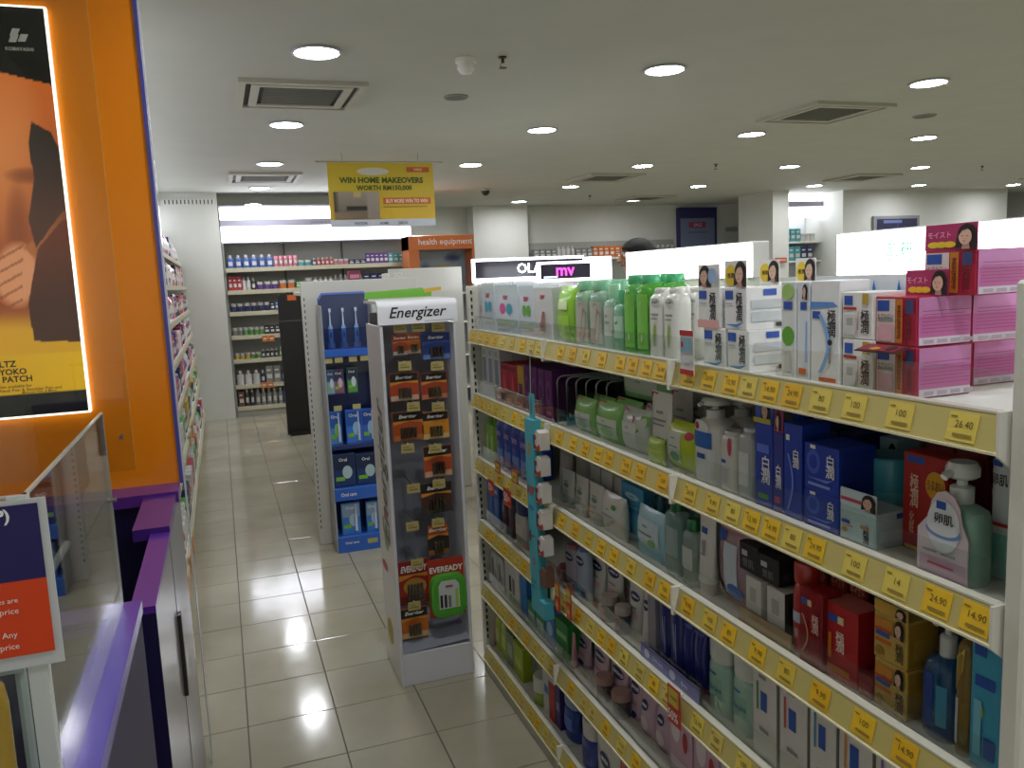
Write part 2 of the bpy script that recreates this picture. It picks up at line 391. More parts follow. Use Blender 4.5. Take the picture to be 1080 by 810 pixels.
header_box(.70, 1.457, 'long white light box with two small mint green framed characters', frame_(cxk-.024) + frame_(cxk+.024) +
           [('t', cxk-.024, .54, .32, '肌', mint), ('t', cxk+.024, .54, .32, '研', mint), ('p', [(.66, .95), (.9, .98), (.9, .25), (.72, .3)], mat('b4ecd8', 1.0, 'emit'))])
header_box(1.756, 2.44, 'plain white light box beside the person with dark hair', None)

# ------------------------------------------------------------------ generic products (front towards -Y local)
def flatfront(a, b, e): return (a, -e, b)
def carton(w, d, h, col, decs=(), sdecs=(), side=None, top=None, header=None, c=.0012):
    col = P(col) if isinstance(col, str) else col
    mb = MB().cbox(-w/2, w/2, 0, d, 0, h, col, c); parts = [('box', mb)]
    lb = MB()
    if side: lb.decs([('r', 0.01, .005, .99, .995, P(side))], d, h, lambda a, b, e: (w/2+e*.5, a+d/2, b))
    if top: lb.add([(-w/2, 0, h+.0005), (w/2, 0, h+.0005), (w/2, d, h+.0005), (-w/2, d, h+.0005)], [(0, 1, 2, 3)], P(top))
    if decs: lb.decs(decs, w, h, flatfront)
    if sdecs: lb.decs(sdecs, d, h, lambda a, b, e: (w/2+e+.0006, a+d/2, b))
    if lb.v: parts.append(('label', lb))
    if header:
        hh, hdecs, hc = header; hb = MB().box(-w/2, w/2, .001, .0022, h, h+hh, P(hc))
        hb.decs(hdecs, w, hh, lambda a, b, e: (a, .001-e, h+b)); parts.append(('header_card', hb))
    return parts
def portrait(cx, cz, s, asp=1.0, hair='241a18', skin='dcb8a0'):   # printed portrait, s = height fraction; asp = H/W
    k = s*asp
    sh = P('b98f7c'); dk_ = P('4a342e')
    return [('e', cx+.02*k, cz+.06*s, .31*k, .43*s, P(hair)), ('p', [(cx-.30*k, cz), (cx-.33*k, cz-.46*s), (cx-.12*k, cz-.40*s), (cx-.1*k, cz)], P(hair)), ('p', [(cx+.1*k, cz), (cx+.1*k, cz-.48*s), (cx+.36*k, cz-.5*s), (cx+.33*k, cz+.05*s)], P(hair)),
            ('p', [(cx-.09*k, cz-.2*s), (cx-.12*k, cz-.5*s), (cx+.14*k, cz-.5*s), (cx+.1*k, cz-.2*s)], sh), ('e', cx-.01*k, cz-.02*s, .205*k, .32*s, P(skin)), ('p', [(cx-.2*k, cz+.2*s), (cx-.21*k, cz+.02*s), (cx-.10*k, cz+.22*s), (cx+.12*k, cz+.3*s), (cx-.02*k, cz+.36*s)], P(hair)),
            ('e', cx-.085*k, cz+.005*s, .038*k, .014*s, dk_), ('e', cx+.075*k, cz+.005*s, .038*k, .014*s, dk_), ('e', cx-.005*k, cz-.10*s, .025*k, .014*s, sh), ('e', cx-.005*k, cz-.19*s, .055*k, .018*s, P('b4625a'))]
def surf(w, d, sup, scale=None):
    def fn(a, b, e):
        q = scale(b) if scale else 1.0; A = w/2*q; B = d/2*q if scale else d/2
        t = min(.985, abs(a)/A); return (a, d/2-B*(1-t**sup)**(1/sup)-e, b)
    return fn
def bottle(w, d, h, col, cap, decs=(), body=.78, capw=.45, sup=2.6, neck=.0, taper=1.0, back=None):
    col = G(col) if isinstance(col, str) else col; cap = G(cap) if isinstance(cap, str) else cap
    hb = h*body; R = []
    for f, k in ((0, .9), (.02, .99), (.06, 1), (.5, (1+taper)/2), (.84, taper), (.93, taper*.93), (.98, taper*.7), (1, max(capw*.9, .3))):
        R.append(ring(w/2*k, d/2*k, hb*f, 24, sup, 0, d/2))
    parts = [('bottle_body', MB().loft(R, col))]; cw = w/2*capw; cdp = min(cw, d/2*.98)
    parts.append(('cap', MB().loft([ring(cw*.96, cdp*.96, hb*.995, 20, 2, 0, d/2), ring(cw, cdp, hb+.004, 20, 2, 0, d/2), ring(cw, cdp, h-.004, 20, 2, 0, d/2), ring(cw*.88, cdp*.88, h, 20, 2, 0, d/2)], cap)))
    if decs: parts.append(('label', MB().decs(decs, w, hb, surf(w, d, sup, (lambda b: 1-(1-taper)*min(1, b/hb)) if taper < 1 else None), True)))
    return parts
def pump(w, d, h, col, head, decs=(), body=.7, sup=2.6, headw=.55):
    col = G(col) if isinstance(col, str) else col; head = G(head) if isinstance(head, str) else head
    hb = h*body; R = [ring(w/2*k, d/2*k, hb*f, 24, sup, 0, d/2) for f, k in ((0, .92), (.03, 1), (.8, 1), (.92, .9), (.98, .6), (1, .42))]
    parts = [('bottle_body', MB().loft(R, col))]; r = w*.2; cy = d/2
    q = h-hb; mb = MB().lathe([(r, hb-.002), (r, hb+.38*q), (r*.7, hb+.42*q)], head, 18, 0, cy)
    mb.lathe([(r*.45, hb+.4*q), (r*.45, hb+.64*q)], head, 12, 0, cy)
    hw = w*headw/2; mb.lathe([(hw*.75, hb+.6*q), (hw, hb+.66*q), (hw, hb+.86*q), (hw*.8, h)], head, 18, 0, cy)
    parts.append(('pump_head', mb))
    nz = MB().tube([(0, cy, hb+.75*q), (0, cy-hw-.006, hb+.75*q), (0, cy-hw-.012, hb+.68*q)], max(.004, min(hw*.25, q*.1)), head, 8); parts.append(('nozzle', nz))
    if decs: parts.append(('label', MB().decs(decs, w, hb, surf(w, d, sup), True)))
    return parts
def tube_(w, d, h, col, cap, decs=(), capf=.16, capw=.72):
    """squeeze tube standing on its cap, crimped flat at the top"""
    col = G(col) if isinstance(col, str) else col; cap = G(cap) if isinstance(cap, str) else cap
    hc = h*capf; R = []
    for k in range(7):
        t = k/6; R.append(ring(w/2*(.84+.16*t), d/2*(1-t)*.95+.0018, hc+(h-hc)*t, 24, 2.2, 0, d/2))
    parts = [('tube_body', MB().loft(R, col)), ('cap', MB().loft([ring(w/2*capw, d/2*.86, 0, 20, 2.2, 0, d/2), ring(w/2*capw*1.06, d/2*.92, hc, 20, 2.2, 0, d/2)], cap))]
    def fn(a, b, e):
        t = min(1, max(0, (b-hc)/(h-hc))); A = w/2*(.84+.16*t); B = d/2*(1-t)*.95+.0018; q = min(.98, abs(a)/A); return (a, d/2-B*sqrt(1-q*q)-e, b)
    if decs: parts.append(('label', MB().decs(decs, w, h, fn, True)))
    return parts
def pouch(w, d, h, col, decs=(), seal=True):
    col = G(col) if isinstance(col, str) else col; R = []
    for k in range(9):
        t = k/8; B = d/2*(1-abs(2*t-1)**3)**.8 + .0012 if seal else d/2
        R.append(ring(w/2*(1-.05*sin(pi*t)), B, h*t, 24, 2.4, 0, d/2))
    def fn(a, b, e):
        t = min(1, max(0, b/h)); B = d/2*(1-abs(2*t-1)**3)**.8+.0012; q = min(.97, abs(a)/(w/2)); return (a, d/2-B*(1-q**2.4)**(1/2.4)-e-.0006, b)
    parts = [('pouch', MB().loft(R, col))]
    if decs: parts.append(('label', MB().decs(decs, w, h, fn, True)))
    return parts
def jar(w, d, h, col, lid, decs=(), lidf=.4):
    col = G(col) if isinstance(col, str) else col; lid = G(lid) if isinstance(lid, str) else lid
    r = w/2; hb = h*(1-lidf)
    parts = [('jar_body', MB().lathe([(r*.85, 0), (r*.95, .003), (r*.95, hb)], col, 24, 0, r)), ('lid', MB().lathe([(r, hb), (r, h-.003), (r*.93, h)], lid, 24, 0, r))]
    if decs: parts.append(('label', MB().decs(decs, w, hb, surf(w*.95, w*.95, 2), True)))
    return parts

KIND = {}
def spawn(parts, name, label, cat, group, locs, rz):
    """one thing for each location, parts sharing mesh data"""
    ms = [(n, mb.mesh(n)) for n, mb in parts]; out = []
    for loc in locs:
        r_ = rz if len(loc) < 4 else rz+loc[3]
        if len(ms) == 1:
            o = bpy.data.objects.new(name, ms[0][1]); C.objects.link(o); o.location = loc[:3]; o.rotation_euler = (0, 0, r_); tag(o, label, cat, group)
        else:
            o = thing(name, label, cat, loc[:3], r_, group)
            for n, me in ms: link(n, me, o)
        out.append(o)
    return out
def S(row, uL, uR, vT, maker, name, label, cat, n=1, deep=1, x=.90, d=None, z0=None, gap=.93, zc=.06, h=None, group=None, jit=.03, dgap=1.06):
    """stand n facings of a product on a shelf of the run between photo columns uL..uR, top at photo row vT"""
    z = (ROWZ[row]-.0058) if z0 is None else z0
    ya, yb = yat(uL, x, z+zc), yat(uR, x, z+zc); ya -= max(0, ya-2.872); yb += max(0, .694-yb); w = (ya-yb)/n*gap
    if h is None: h = zat(vT, x, (ya+yb)/2)-z
    if row > 1: h = min(h, ROWZ[row-1]-.031-z)
    dd = d if d else w
    parts = maker(w, dd, h); locs = []
    for i in range(n):
        yc = ya-(ya-yb)*(i+.5)/n
        for k in range(deep): locs.append((x+k*dd*dgap, yc, z, random.uniform(-jit, jit) if not k else 0))
    spawn(parts, name, label, cat, group or (label if n*deep > 1 else None), locs, -pi/2)
    return dict(y0=ya, y1=yb, w=w, h=h, d=dd, top=z+h, z=z)
# ------------------------------------------------------------------ products on the run: top shelf
BL = P('2450a8'); BLK = P('2a2726'); RED = P('b3242c'); ORG = P('d9641e'); GRN = P('5fa62e'); WHT = P('ece9e4'); PNK = P('d44f8b'); TEA = P('3f9fae'); YEL = P('e6c52a'); GLD = P('b99a3c'); GRY = P('8d8f8c'); NVY = P('1d2a66')
clearbag = mat('dfe6ea', .25, 'tint'); palegreen = mat('a9cdb5', .2, 'tint'); limebag = G('8fc832'); kgreen = mat('5fbf3e', .2, 'tint'); dgreen = G('1d8a4c')
S(1, 497, 509, 300, lambda w, d, h: carton(w, d, h, mat('d4d9da', .3, 'tint'), [('r', .3, .1, .9, .3, P('9aa0a4')), ('r', .55, .42, .95, .55, P('b5785c'))]), 'cotton_box', 'frosted clear box of cotton at the far end of top shelf', 'box', d=.1, deep=2)
def cottonbag(c1, c2): return lambda w, d, h: carton(w, d, h, clearbag, [('t', .5, .74, .09, 'KIMY', RED, .75, .05), ('e', .35, .52, .14, .11, c1), ('e', .65, .52, .14, .11, c2), ('r', .1, .2, .9, .27, P('b9d3b0'))])
S(1, 509, 522, 298, cottonbag(TEA, TEA), 'cotton_bag', 'clear cotton pad bag with a teal dot pair', 'bag', d=.07, deep=2)
S(1, 523, 546, 300, cottonbag(PNK, TEA), 'cotton_bag', 'clear cotton pad bag with one pink and one teal dot', 'bag', d=.08, deep=2)
S(1, 548, 564, 301, cottonbag(GRN, GRN), 'cotton_bag', 'clear cotton pad bag with green dots', 'bag', d=.08, deep=2)
S(1, 563, 584, 303, lambda w, d, h: carton(w, d, h, mat('e6e6e2', .25, 'tint'), [('t', .5, .82, .08, 'KIMY', RED, .7, .05)] + [('p', [(.3+.08*k, .18), (.33+.08*k, .18), (.5+.03*k, .55), (.47+.03*k, .55)], P('a55a4c')) for k in range(5)]), 'swab_bag', 'clear bag of cotton swabs with red stick ends', 'bag', d=.08, deep=2)
S(1, 583, 604, 302, lambda w, d, h: pouch(w, d, h, limebag, [('r', .2, .1, .8, .5, P('a7d64a')), ('r', .3, .6, .75, .75, P('d9ecb0'))]), 'wipes_pack', 'bright lime green upright pack on the top shelf', 'pack', d=.06, deep=3)
twig = lambda: [('r', .12, .05, .88, .72, P('cfd6c9'))] + [('p', [(.2+.13*k, .1), (.26+.13*k, .1), (.36+.11*k, .62), (.33+.11*k, .62)], P('8c7464')) for k in range(5)]
S(1, 604, 634, 296, lambda w, d, h: bottle(w, d, h, palegreen, G('8fd0a6'), [('r', .08, .1, .92, .8, P('b3b2a2')), ('p', [(.2, .12), (.45, .12), (.75, .76), (.55, .78)], P('86726a')), ('p', [(.55, .12), (.8, .12), (.9, .6), (.75, .7)], P('93857a'))], capw=.6, body=.86), 'toner_bottle', 'clear bottle with a brown swirl label and pale green cap', 'bottle', n=2, deep=2, d=.05)
S(1, 634, 645, 300, lambda w, d, h: bottle(w, d, h, palegreen, G('a5dcb4'), [('r', .05, .3, .95, .85, P('c8ccbe')), ('t', .5, .68, .06, 'safi', P('6d7a62'), .6), ('e', .5, .55, .3, .03, P('8d967f'))], capw=.55), 'toner_bottle', 'slim clear bottle with grey label and pale green cap', 'bottle', deep=3, d=.05)
S(1, 645, 655, 306, lambda w, d, h: bottle(w, d, h, mat('9fd6b4', .2, 'tint'), G('57b884'), [('r', .05, .3, .95, .75, P('b8d8c2')), ('t', .5, .62, .07, 'safi', P('3f7a52'), .7)], capw=.6), 'toner_bottle', 'slim mint bottle with dark green cap', 'bottle', deep=3, d=.045)
S(1, 655, 682, 290, lambda w, d, h: bottle(w, d, h, kgreen, G('4fc080'), [('r', .1, .1, .9, .85, P('7cc44e')), ('p', [(.2, .2), (.35, .2), (.62, .75), (.55, .75)], P('a7dc7c')), ('e', .65, .25, .04, .05, WHT)], body=.9, capw=.8), 'green_bottle', 'large bright green bottle with mint cap on the top shelf', 'bottle', n=2, deep=2, d=.06)
S(1, 682, 712, 304, lambda w, d, h: bottle(w, d, h, 'dcdcd4', 'dcdcd4', [('e', .62, .86, .26, .07, P('c3c5bf')), ('t', .62, .86, .05, 'simple', P('4b6b4d'), .4), ('p', [(.55, .2), (.62, .2), (.72, .5), (.6, .55), (.5, .42)], P('8fb04c')), ('p', [(.3, .15), (.36, .15), (.3, .35)], P('b06a8a')), ('r', .4, .66, .85, .69, GRY), ('r', .4, .6, .8, .62, GRY)], body=.93, capw=.62, sup=3), 'lotion_bottle', 'white bottle with an oval mark and a leaf print', 'bottle', n=2, deep=2, d=.05)
S(1, 683, 706, 292, lambda w, d, h: pump(w, d, h, kgreen, dgreen, (), body=.84), 'pump_bottle', 'green bottle with dark green pump behind white leaf bottles', 'bottle', x=1.065, d=.06)
S(1, 708, 722, 318, lambda w, d, h: bottle(w, d, h, kgreen, 'cfd6cc', (), body=.85), 'green_bottle', 'small green bottle behind the red edged card', 'bottle', x=1.02, d=.05)
# red edged shelf card
p = at_x(728, 367, .858); t = thing('shelf_card', 'small red edged shelf card clipped to the top rail', 'card', (.851, p.y, 1.322))
MB().box(-.001, .001, -.024, .024, -.012, .075, P('dcdad2')).obj('card', t)
MB().decs([('r', 0, .88, 1, 1, RED), ('r', 0, 0, 1, .12, RED), ('r', .08, .5, .92, .84, P('7fa6b6')), ('e', .2, .68, .1, .07, RED), ('r', .1, .28, .9, .44, P('c9ccd2'))], .048, .087, lambda a, b, e: (-.001-e, -a, b-.012)).obj('print', t)

hdr = [('e', .3, .45, .26, .4, YEL), ('t', .3, .45, .2, '極潤', BLK, .4)] + portrait(.74, .5, .95, .9)
wbox = [('r', .05, .72, .42, .93, BL), ('t', .70, .55, .7, '極\n潤', BLK, .3), ('r', .08, .6, .4, .64, P('a9b6c8')), ('p', [(.05, .12), (.6, .06), (.95, .2), (.6, .14)], P('4a86c8'))]
wsd = [('r', .35, .8, .62, .95, BL), ('r', .1, .5, .9, .7, P('bfc4c4')), ('r', .1, .2, .9, .42, P('c4cac9')), ('r', .6, .06, .92, .16, BLK)]
wc = lambda hd: (lambda w, d, h: carton(w, d, h, 'e3e3df', wbox, wsd, header=(.05, hdr, 'e9e6e0') if hd else None))
a = S(1, 741, 766, 348, wc(False), 'lotion_carton', 'white skincare carton with blue label, lower one of two stacks', 'carton', d=.085, h=.078)
b_ = S(1, 766, 791, 348, wc(False), 'lotion_carton', 'white skincare carton below one with a yellow badge card', 'carton', d=.105, h=.078)
S(1, 736, 759, 302, lambda w, d, h: carton(w, d, h, 'e3e3df', wbox + [('r', 0, 0, 1, .2, P('e0a8a4'))], wsd, header=(.045, portrait(.3, .5, .95, .9) + [('e', .75, .5, .2, .35, P('9ab4d4'))], 'e9e6e0')), 'lotion_carton', 'white and pink skincare carton with portrait card, upper one of stack', 'carton', d=.085, z0=a['top'], h=.078)
S(1, 763, 788, 302, wc(True), 'lotion_carton', 'white skincare carton with yellow badge and portrait card on top', 'carton', d=.105, z0=b_['top'], h=.078)
S(1, 800, 822, 300, lambda w, d, h: carton(w, d, h, 'e3e3df', wbox, wsd, header=(.045, hdr, 'e9e6e0')), 'lotion_carton', 'white skincare carton deeper on top shelf with yellow badge card', 'carton', x=1.03, d=.1, h=.16)
S(1, 838, 860, 300, lambda w, d, h: carton(w, d, h, 'e3e3df', wbox, wsd, header=(.045, hdr, 'e9e6e0')), 'lotion_carton', 'white carton with yellow badge card behind the green dot bottle', 'carton', x=1.03, d=.1, h=.16)
S(1, 823, 840, 297, lambda w, d, h: carton(w, d, h, 'dfe2de', [('e', .5, .45, .42, .1, GRN), ('r', .2, .72, .8, .8, BL), ('e', .5, .9, .4, .08, P('9fc86a')), ('r', .3, .1, .7, .3, P('c4c8c4'))], [('r', .2, .1, .8, .9, P('d2d6d2'))]), 'slim_carton', 'slim white carton with a round green spot', 'carton', d=.035)
S(1, 840, 854, 297, lambda w, d, h: carton(w, d, h, 'dde2e6', [('r', .3, .72, .8, .8, BL), ('p', [(.7, .2), (.85, .2), (.85, .6), (.75, .62)], P('88aee0')), ('r', .2, .08, .8, .14, ORG)] + portrait(.7, .9, .16, 4), [('r', .2, .1, .8, .9, P('d2d6d2'))]), 'slim_carton', 'slim white carton with pale blue stripe and orange foot', 'carton', d=.03)
arc = lambda: [('p', [(.42+.3*sin(pi*k/10)*1.0, .12+.56*k/10) for k in range(11)] + [(.30+.3*sin(pi*k/10), .12+.56*k/10) for k in range(10, -1, -1)], P('7fb0e4'))]
S(1, 854, 886, 296, lambda w, d, h: carton(w, d, h, 'e6e7e6', [('p', [(0, .8), (.8, .8), (.95, .76), (0, .73)], P('5b8fd0')), ('r', .08, .64, .36, .71, BL), ('t', .75, .60, .26, '極\n潤', BLK, .3)] + arc() + [('e', .72, .42, .08, .03, BLK), ('r', .68, .22, .76, .37, GRY), ('r', .35, .04, .95, .08, ORG)], [('r', .1, .1, .9, .9, P('d5d6d4'))]), 'tall_carton', 'tall white carton with a pale blue arc', 'carton', d=.06)
drop = lambda cx: [('e', cx, .42, .016, .26, P('2a7fd0')), ('p', [(cx-.014, .55), (cx+.014, .55), (cx, .98)], P('2a7fd0'))]
p0_ = yat(857, .98, 1.48); p1_ = yat(966, .98, 1.48)
t = thing('display_strip', 'white card strip with four blue droplets behind tall carton', 'card', (.985, (p0_+p1_)/2, ROWZ[1]-.0058)); Wd = p0_-p1_
MB().box(0, .0015, -Wd/2, Wd/2, 0, zat(291, .98, 1.05)-ROWZ[1]+.006, P('e4e8ec')).obj('card', t)
hstr = zat(291, .98, 1.05)-ROWZ[1]
MB().decs(sum([drop(c) for c in (.12, .42, .62, .85)], []) + [('t', .27, .5, .3, 'moist', P('6aa0d8'), .12), ('t', .52, .5, .3, 'moist', P('6aa0d8'), .1), ('r', 0, 0, 1, .1, P('a9c8ea'))], Wd, .03, lambda a, b, e: (-e, -a, b+hstr-.03)).obj('print', t)
cart2 = [('r', .08, .72, .36, .92, BL), ('r', .06, .62, .5, .68, RED), ('t', .78, .38, .5, '極\n潤', BLK, .28), ('r', .7, .74, .9, .97, GLD), ('r', .1, .1, .5, .52, P('cfcfcb')), ('r', .2, .3, .4, .45, P('a8a8a2')), ('r', .58, .2, .6, .6, RED)]
a = S(1, 887, 922, 358, lambda w, d, h: carton(w, d, h, 'e7e5e0', cart2, [('r', .1, .1, .9, .9, P('d9d7d2'))]), 'cream_carton', 'white cream carton with gold patch, lower one of two', 'carton', d=.062)
S(1, 887, 922, 308, lambda w, d, h: carton(w, d, h, 'e7e5e0', cart2, [('r', .1, .1, .9, .9, P('d9d7d2'))]), 'cream_carton', 'white cream carton with gold patch, upper one of two', 'carton', d=.062, z0=a['top']+.0005)
# pink display boxes
pfront = [('r', .04, .06, .5, .95, P('dccbc4')), ('r', .06, .7, .36, .92, BL), ('r', .08, .5, .46, .56, GRY), ('t', .28, .6, .09, 'ヒアルロン', BLK, .38), ('r', .10, .1, .46, .44, P('d6a6ae')), ('r', .54, .06, .7, .95, P('c2741e')), ('t', .62, .5, .7, '高\n保\n湿', P('7a2a10'), .1), ('r', .78, .66, .96, .94, P('35406e')), ('t', .86, .35, .45, '極\n潤', P('6a1018'), .14)]
pside = [('r', .02, .02, .98, .98, P('c76aa6')), ('r', .02, .6, .98, .98, P('c983b8')), ('r', .03, .03, .97, .18, P('dcd3da'))] + [('r', .06, .28+.07*k, .94-.1*(k % 3 == 2), .295+.07*k, P('a8447f')) for k in range(7)] + [('r', .08+.24*k, .06, .26+.24*k, .14, P('b6a4b4')) for k in range(4)]
phead = [('r', 0, 0, .7, .9, P('b02c62')), ('e', .18, .22, .12, .12, YEL), ('e', .34, .22, .12, .12, YEL), ('e', .5, .22, .12, .12, YEL), ('t', .3, .6, .24, 'モイスト', P('e8a8c4'), .5)] + portrait(.82, .5, .95, .62, skin='e0b49c')
pk = lambda hd=False: (lambda w, d, h: carton(w, d, h, 'ad1f3c', pfront, pside, header=(.036, phead, 'b02c62') if hd else None))
flapm = P('4a1d22')
def pbox(u0, u1, vt, lab, x=.905, d=.1, z0=None, hd=False, h=None): return S(1, u0, u1, vt, pk(hd), 'face_mask_carton', lab, 'carton', x=x, d=d, z0=z0, h=h, jit=0)
a = pbox(922, 969, 365, 'pink mask carton at the foot of the front stack')
b_ = pbox(922, 969, 312, 'pink mask carton on the front stack with a portrait card on its top', z0=a['top']+.0005, h=a['h']*.97)
c_ = pbox(1015, 1026, 365, 'pink mask carton at the foot of the rear stack', x=1.06, d=.1, h=a['h']*.96)
d_ = pbox(1014, 1025, 312, 'pink mask carton on the second tier of the rear stack', x=1.02, d=.11, z0=c_['top']+.0005, h=b_['h']*1.02)
def pbox2(lab, x, yc, w, d, z0, h, hd):
    spawn(carton(w, d, h, 'ad1f3c', pfront, pside, header=(.036, phead, 'b02c62') if hd else None), 'face_mask_carton', lab, 'carton', None, [(x, yc, z0)], -pi/2)
pbox2('pink mask carton topping the stacks with a portrait card standing up', .955, yat(1001, .955, 1.49), .085, .1, d_['top']+.001, .062, True)
tf = thing('flap_lid', 'pink portrait flap folded out from a mask carton', 'card', (.90, (b_['y0']+b_['y1'])/2+.005, a['top']+.001)); W_ = a['w']
o = MB().box(-.03, .0, -W_/2, W_/2, -.001, .0005, flapm); o.decs([('r', .05, .1, .95, .9, P('8a2432')), ('e', .4, .35, .12, .2, P('b88c2a')), ('e', .75, .5, .1, .3, P('2c2020'))], W_, .03, lambda a_, b2, e: (-.03+b2, -a_, .0005+e)); o.obj('flap', tf); tf.rotation_euler = (0, -.25, 0)
t2 = thing('portrait_card', 'pink card with yellow dots and a portrait on front mask carton', 'card', (.94, (b_['y0']+b_['y1'])/2-.02, b_['top'])); 
MB().box(0, .0012, -.036, .036, 0, .036, P('b02c62')).obj('card', t2); MB().decs(phead, .072, .036, lambda a_, b2, e: (-e, -a_, b2)).obj('print', t2)

# ------------------------------------------------------------------ second shelf
S(2, 509, 528, 364, lambda w, d, h: carton(w, d, h, 'd6d7d8', [('r', .2, .3, .8, .75, P('8d98ac')), ('r', .3, .8, .7, .9, P('aab'*2))]), 'slim_carton', 'slim grey white carton at the far end of second shelf', 'carton', n=3, deep=2, d=.05)
S(2, 528, 546, 384, lambda w, d, h: carton(w, d, h, 'b51f3a', [('p', [(.2, .2), (.8, .2), (.5, .8)], P('d45a66')), ('r', .1, .85, .9, .95, P('7d1226'))]), 'red_carton', 'crimson small carton on second shelf', 'carton', n=2, deep=3, d=.04)
S(2, 546, 553, 386, lambda w, d, h: carton(w, d, h, 'c49a24', [('r', .2, .1, .8, .6, P('6a2a6a'))]), 'gold_carton', 'gold edged small carton on second shelf', 'carton', n=1, deep=3, d=.04)
S(2, 553, 583, 388, lambda w, d, h: carton(w, d, h, '5b1a62', [('e', .5, .55, .32, .25, P('7c3a86')), ('e', .5, .55, .18, .14, P('4c1254')), ('r', .2, .12, .8, .2, P('a46ab0'))]), 'purple_carton', 'purple patterned small carton on second shelf', 'carton', n=4, deep=2, d=.05)
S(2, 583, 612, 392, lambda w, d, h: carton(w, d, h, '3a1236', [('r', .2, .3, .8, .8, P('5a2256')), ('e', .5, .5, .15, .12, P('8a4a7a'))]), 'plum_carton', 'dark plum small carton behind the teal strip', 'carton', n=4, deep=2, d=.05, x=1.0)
S(2, 521, 568, 414, lambda w, d, h: carton(w, d, h, mat('d9c6c2', .2, 'tint'), [('r', .1, .15, .9, .75, P('b85a62')), ('t', .5, .45, .3, 'mask', WHT, .6)]), 'clear_tray', 'small clear pink tray in front of the cartons', 'tray', n=4, d=.02, x=.887)
# wire dividers
def divider(name, label, x0, yc, k):
    t = thing(name, label, 'divider', (x0, yc, ROWZ[2]-.003), 0, 'wire dividers on second shelf'); L_ = .16; Hh_ = .14; r_ = .02
    pts = [(0, 0, 0), (0, 0, Hh_-r_)] + [(r_-r_*cos(a), 0, Hh_-r_+r_*sin(a)) for a in (pi/8, pi/4, 3*pi/8, pi/2)] + [(L_-r_, 0, Hh_)] + [(L_-r_+r_*sin(a), 0, Hh_-r_+r_*cos(a)) for a in (pi/8, pi/4, 3*pi/8, pi/2)] + [(L_, 0, 0)]
    MB().tube(pts, .0022, mat('aab2ae', .25, 'gloss'), 6).obj('hoop', t); MB().box(0, L_, -.001, .001, .002, Hh_-.006, mat('f6faf6', .08, 'clear')).obj('pane', t)
yy0, yy1 = yat(588, .90, 1.17), yat(622, .90, 1.17)
for k in range(6): divider('wire_divider', 'clear hooped divider pane beside the green wipes', .90+.012*k, yy0+(yy1-yy0)*k/5.5, k)
wip = lambda: [('r', .1, .15, .9, .62, P('d8ddd0')), ('p', [(.0, .98), (.4, .98), (.0, .75)], P('a8323c')), ('t', .5, .55, .06, 'simple', P('4f7a50'), .6), ('e', .6, .3, .22, .12, P('a9c8a0')), ('r', .2, .42, .8, .45, GRY)]
S(2, 601, 623, 420, lambda w, d, h: pouch(w, d, h, '8cc86a', wip()), 'wipes_pack', 'soft green wipes pack with white label on second shelf', 'pack', n=1, deep=2, d=.05)
S(2, 624, 651, 424, lambda w, d, h: pouch(w, d, h, '8cc86a', wip()), 'wipes_pack', 'wider green wipes pack with white label on second shelf', 'pack', n=1, deep=2, d=.05)
S(2, 650, 680, 432, lambda w, d, h: pouch(w, d, h, 'c9d0c6', [('r', .08, .1, .7, .7, P('dcdcd8')), ('p', [(.0, .9), (.62, .72), (.62, .84), (.05, .99)], P('c2457e')), ('t', .4, .58, .06, 'simple', P('5c6a5c'), .4), ('p', [(.7, .5), (1, .7), (1, .9), (.8, .9)], P('79b860'))]), 'wipes_pack', 'white wipes pack with a slanted pink band', 'pack', deep=2, d=.055)
S(2, 650, 705, 398, lambda w, d, h: pouch(w, d, .10, '83b878', [('r', .15, .2, .8, .7, P('bccab6')), ('t', .45, .5, .1, 'simple', P('557a58'), .4)]), 'wipes_pack', 'green wipes pack lying on top of the others', 'pack', d=.05, z0=ROWZ[2]+.105, x=.965, zc=.05)
tb = lambda: [('p', [(0, .98), (.4, .98), (0, .9)], P('b02c3a')), ('t', .5, .72, .07, 'simple', P('5b6d5c'), .6), ('r', .2, .6, .8, .63, GRY), ('r', .2, .54, .75, .565, GRY), ('e', .55, .3, .22, .09, P('3f7f56')), ('e', .55, .3, .13, .05, P('9cc8a4'))]
S(2, 681, 704, 414, lambda w, d, h: tube_(w, d, h, 'd4d4ce', 'c8ccc4', tb()), 'face_wash_tube', 'white squeeze tube with red corner and green seal', 'tube', d=.035)
S(2, 703, 725, 412, lambda w, d, h: tube_(w, d, h, 'c3c4be', 'b9bdb6', tb()), 'face_wash_tube', 'pale grey squeeze tube behind the lime pouch', 'tube', d=.035, x=.96, deep=2)
S(2, 679, 697, 462, lambda w, d, h: pouch(w, d, h, 'a9c41c', [('r', .1, .5, .9, .6, P('c6d84a'))]), 'lime_pouch', 'small lime pouch tucked beside a bigger one', 'pouch', d=.025, x=.888)
S(2, 697, 732, 446, lambda w, d, h: pouch(w, d, h, 'b7cc12', [('r', .16, .2, .62, .8, P('cfd6cc')), ('t', .38, .68, .06, 'simple', P('4a6b4d'), .35), ('e', .82, .78, .1, .08, P('c83a5a')), ('e', .45, .32, .15, .1, P('4a9a6a')), ('r', .25, .5, .55, .53, GRY)]), 'lime_pouch', 'lime yellow pouch with white label and red dot', 'pouch', d=.05, x=.90)
pf = lambda: [('r', .15, .1, .85, .55, P('d5dade')), ('e', .42, .86, .3, .12, P('dfe3e6')), ('e', .3, .88, .1, .06, RED), ('r', .12, .55, .8, .8, P('1f62b8')), ('r', .3, .38, .6, .46, BL)]
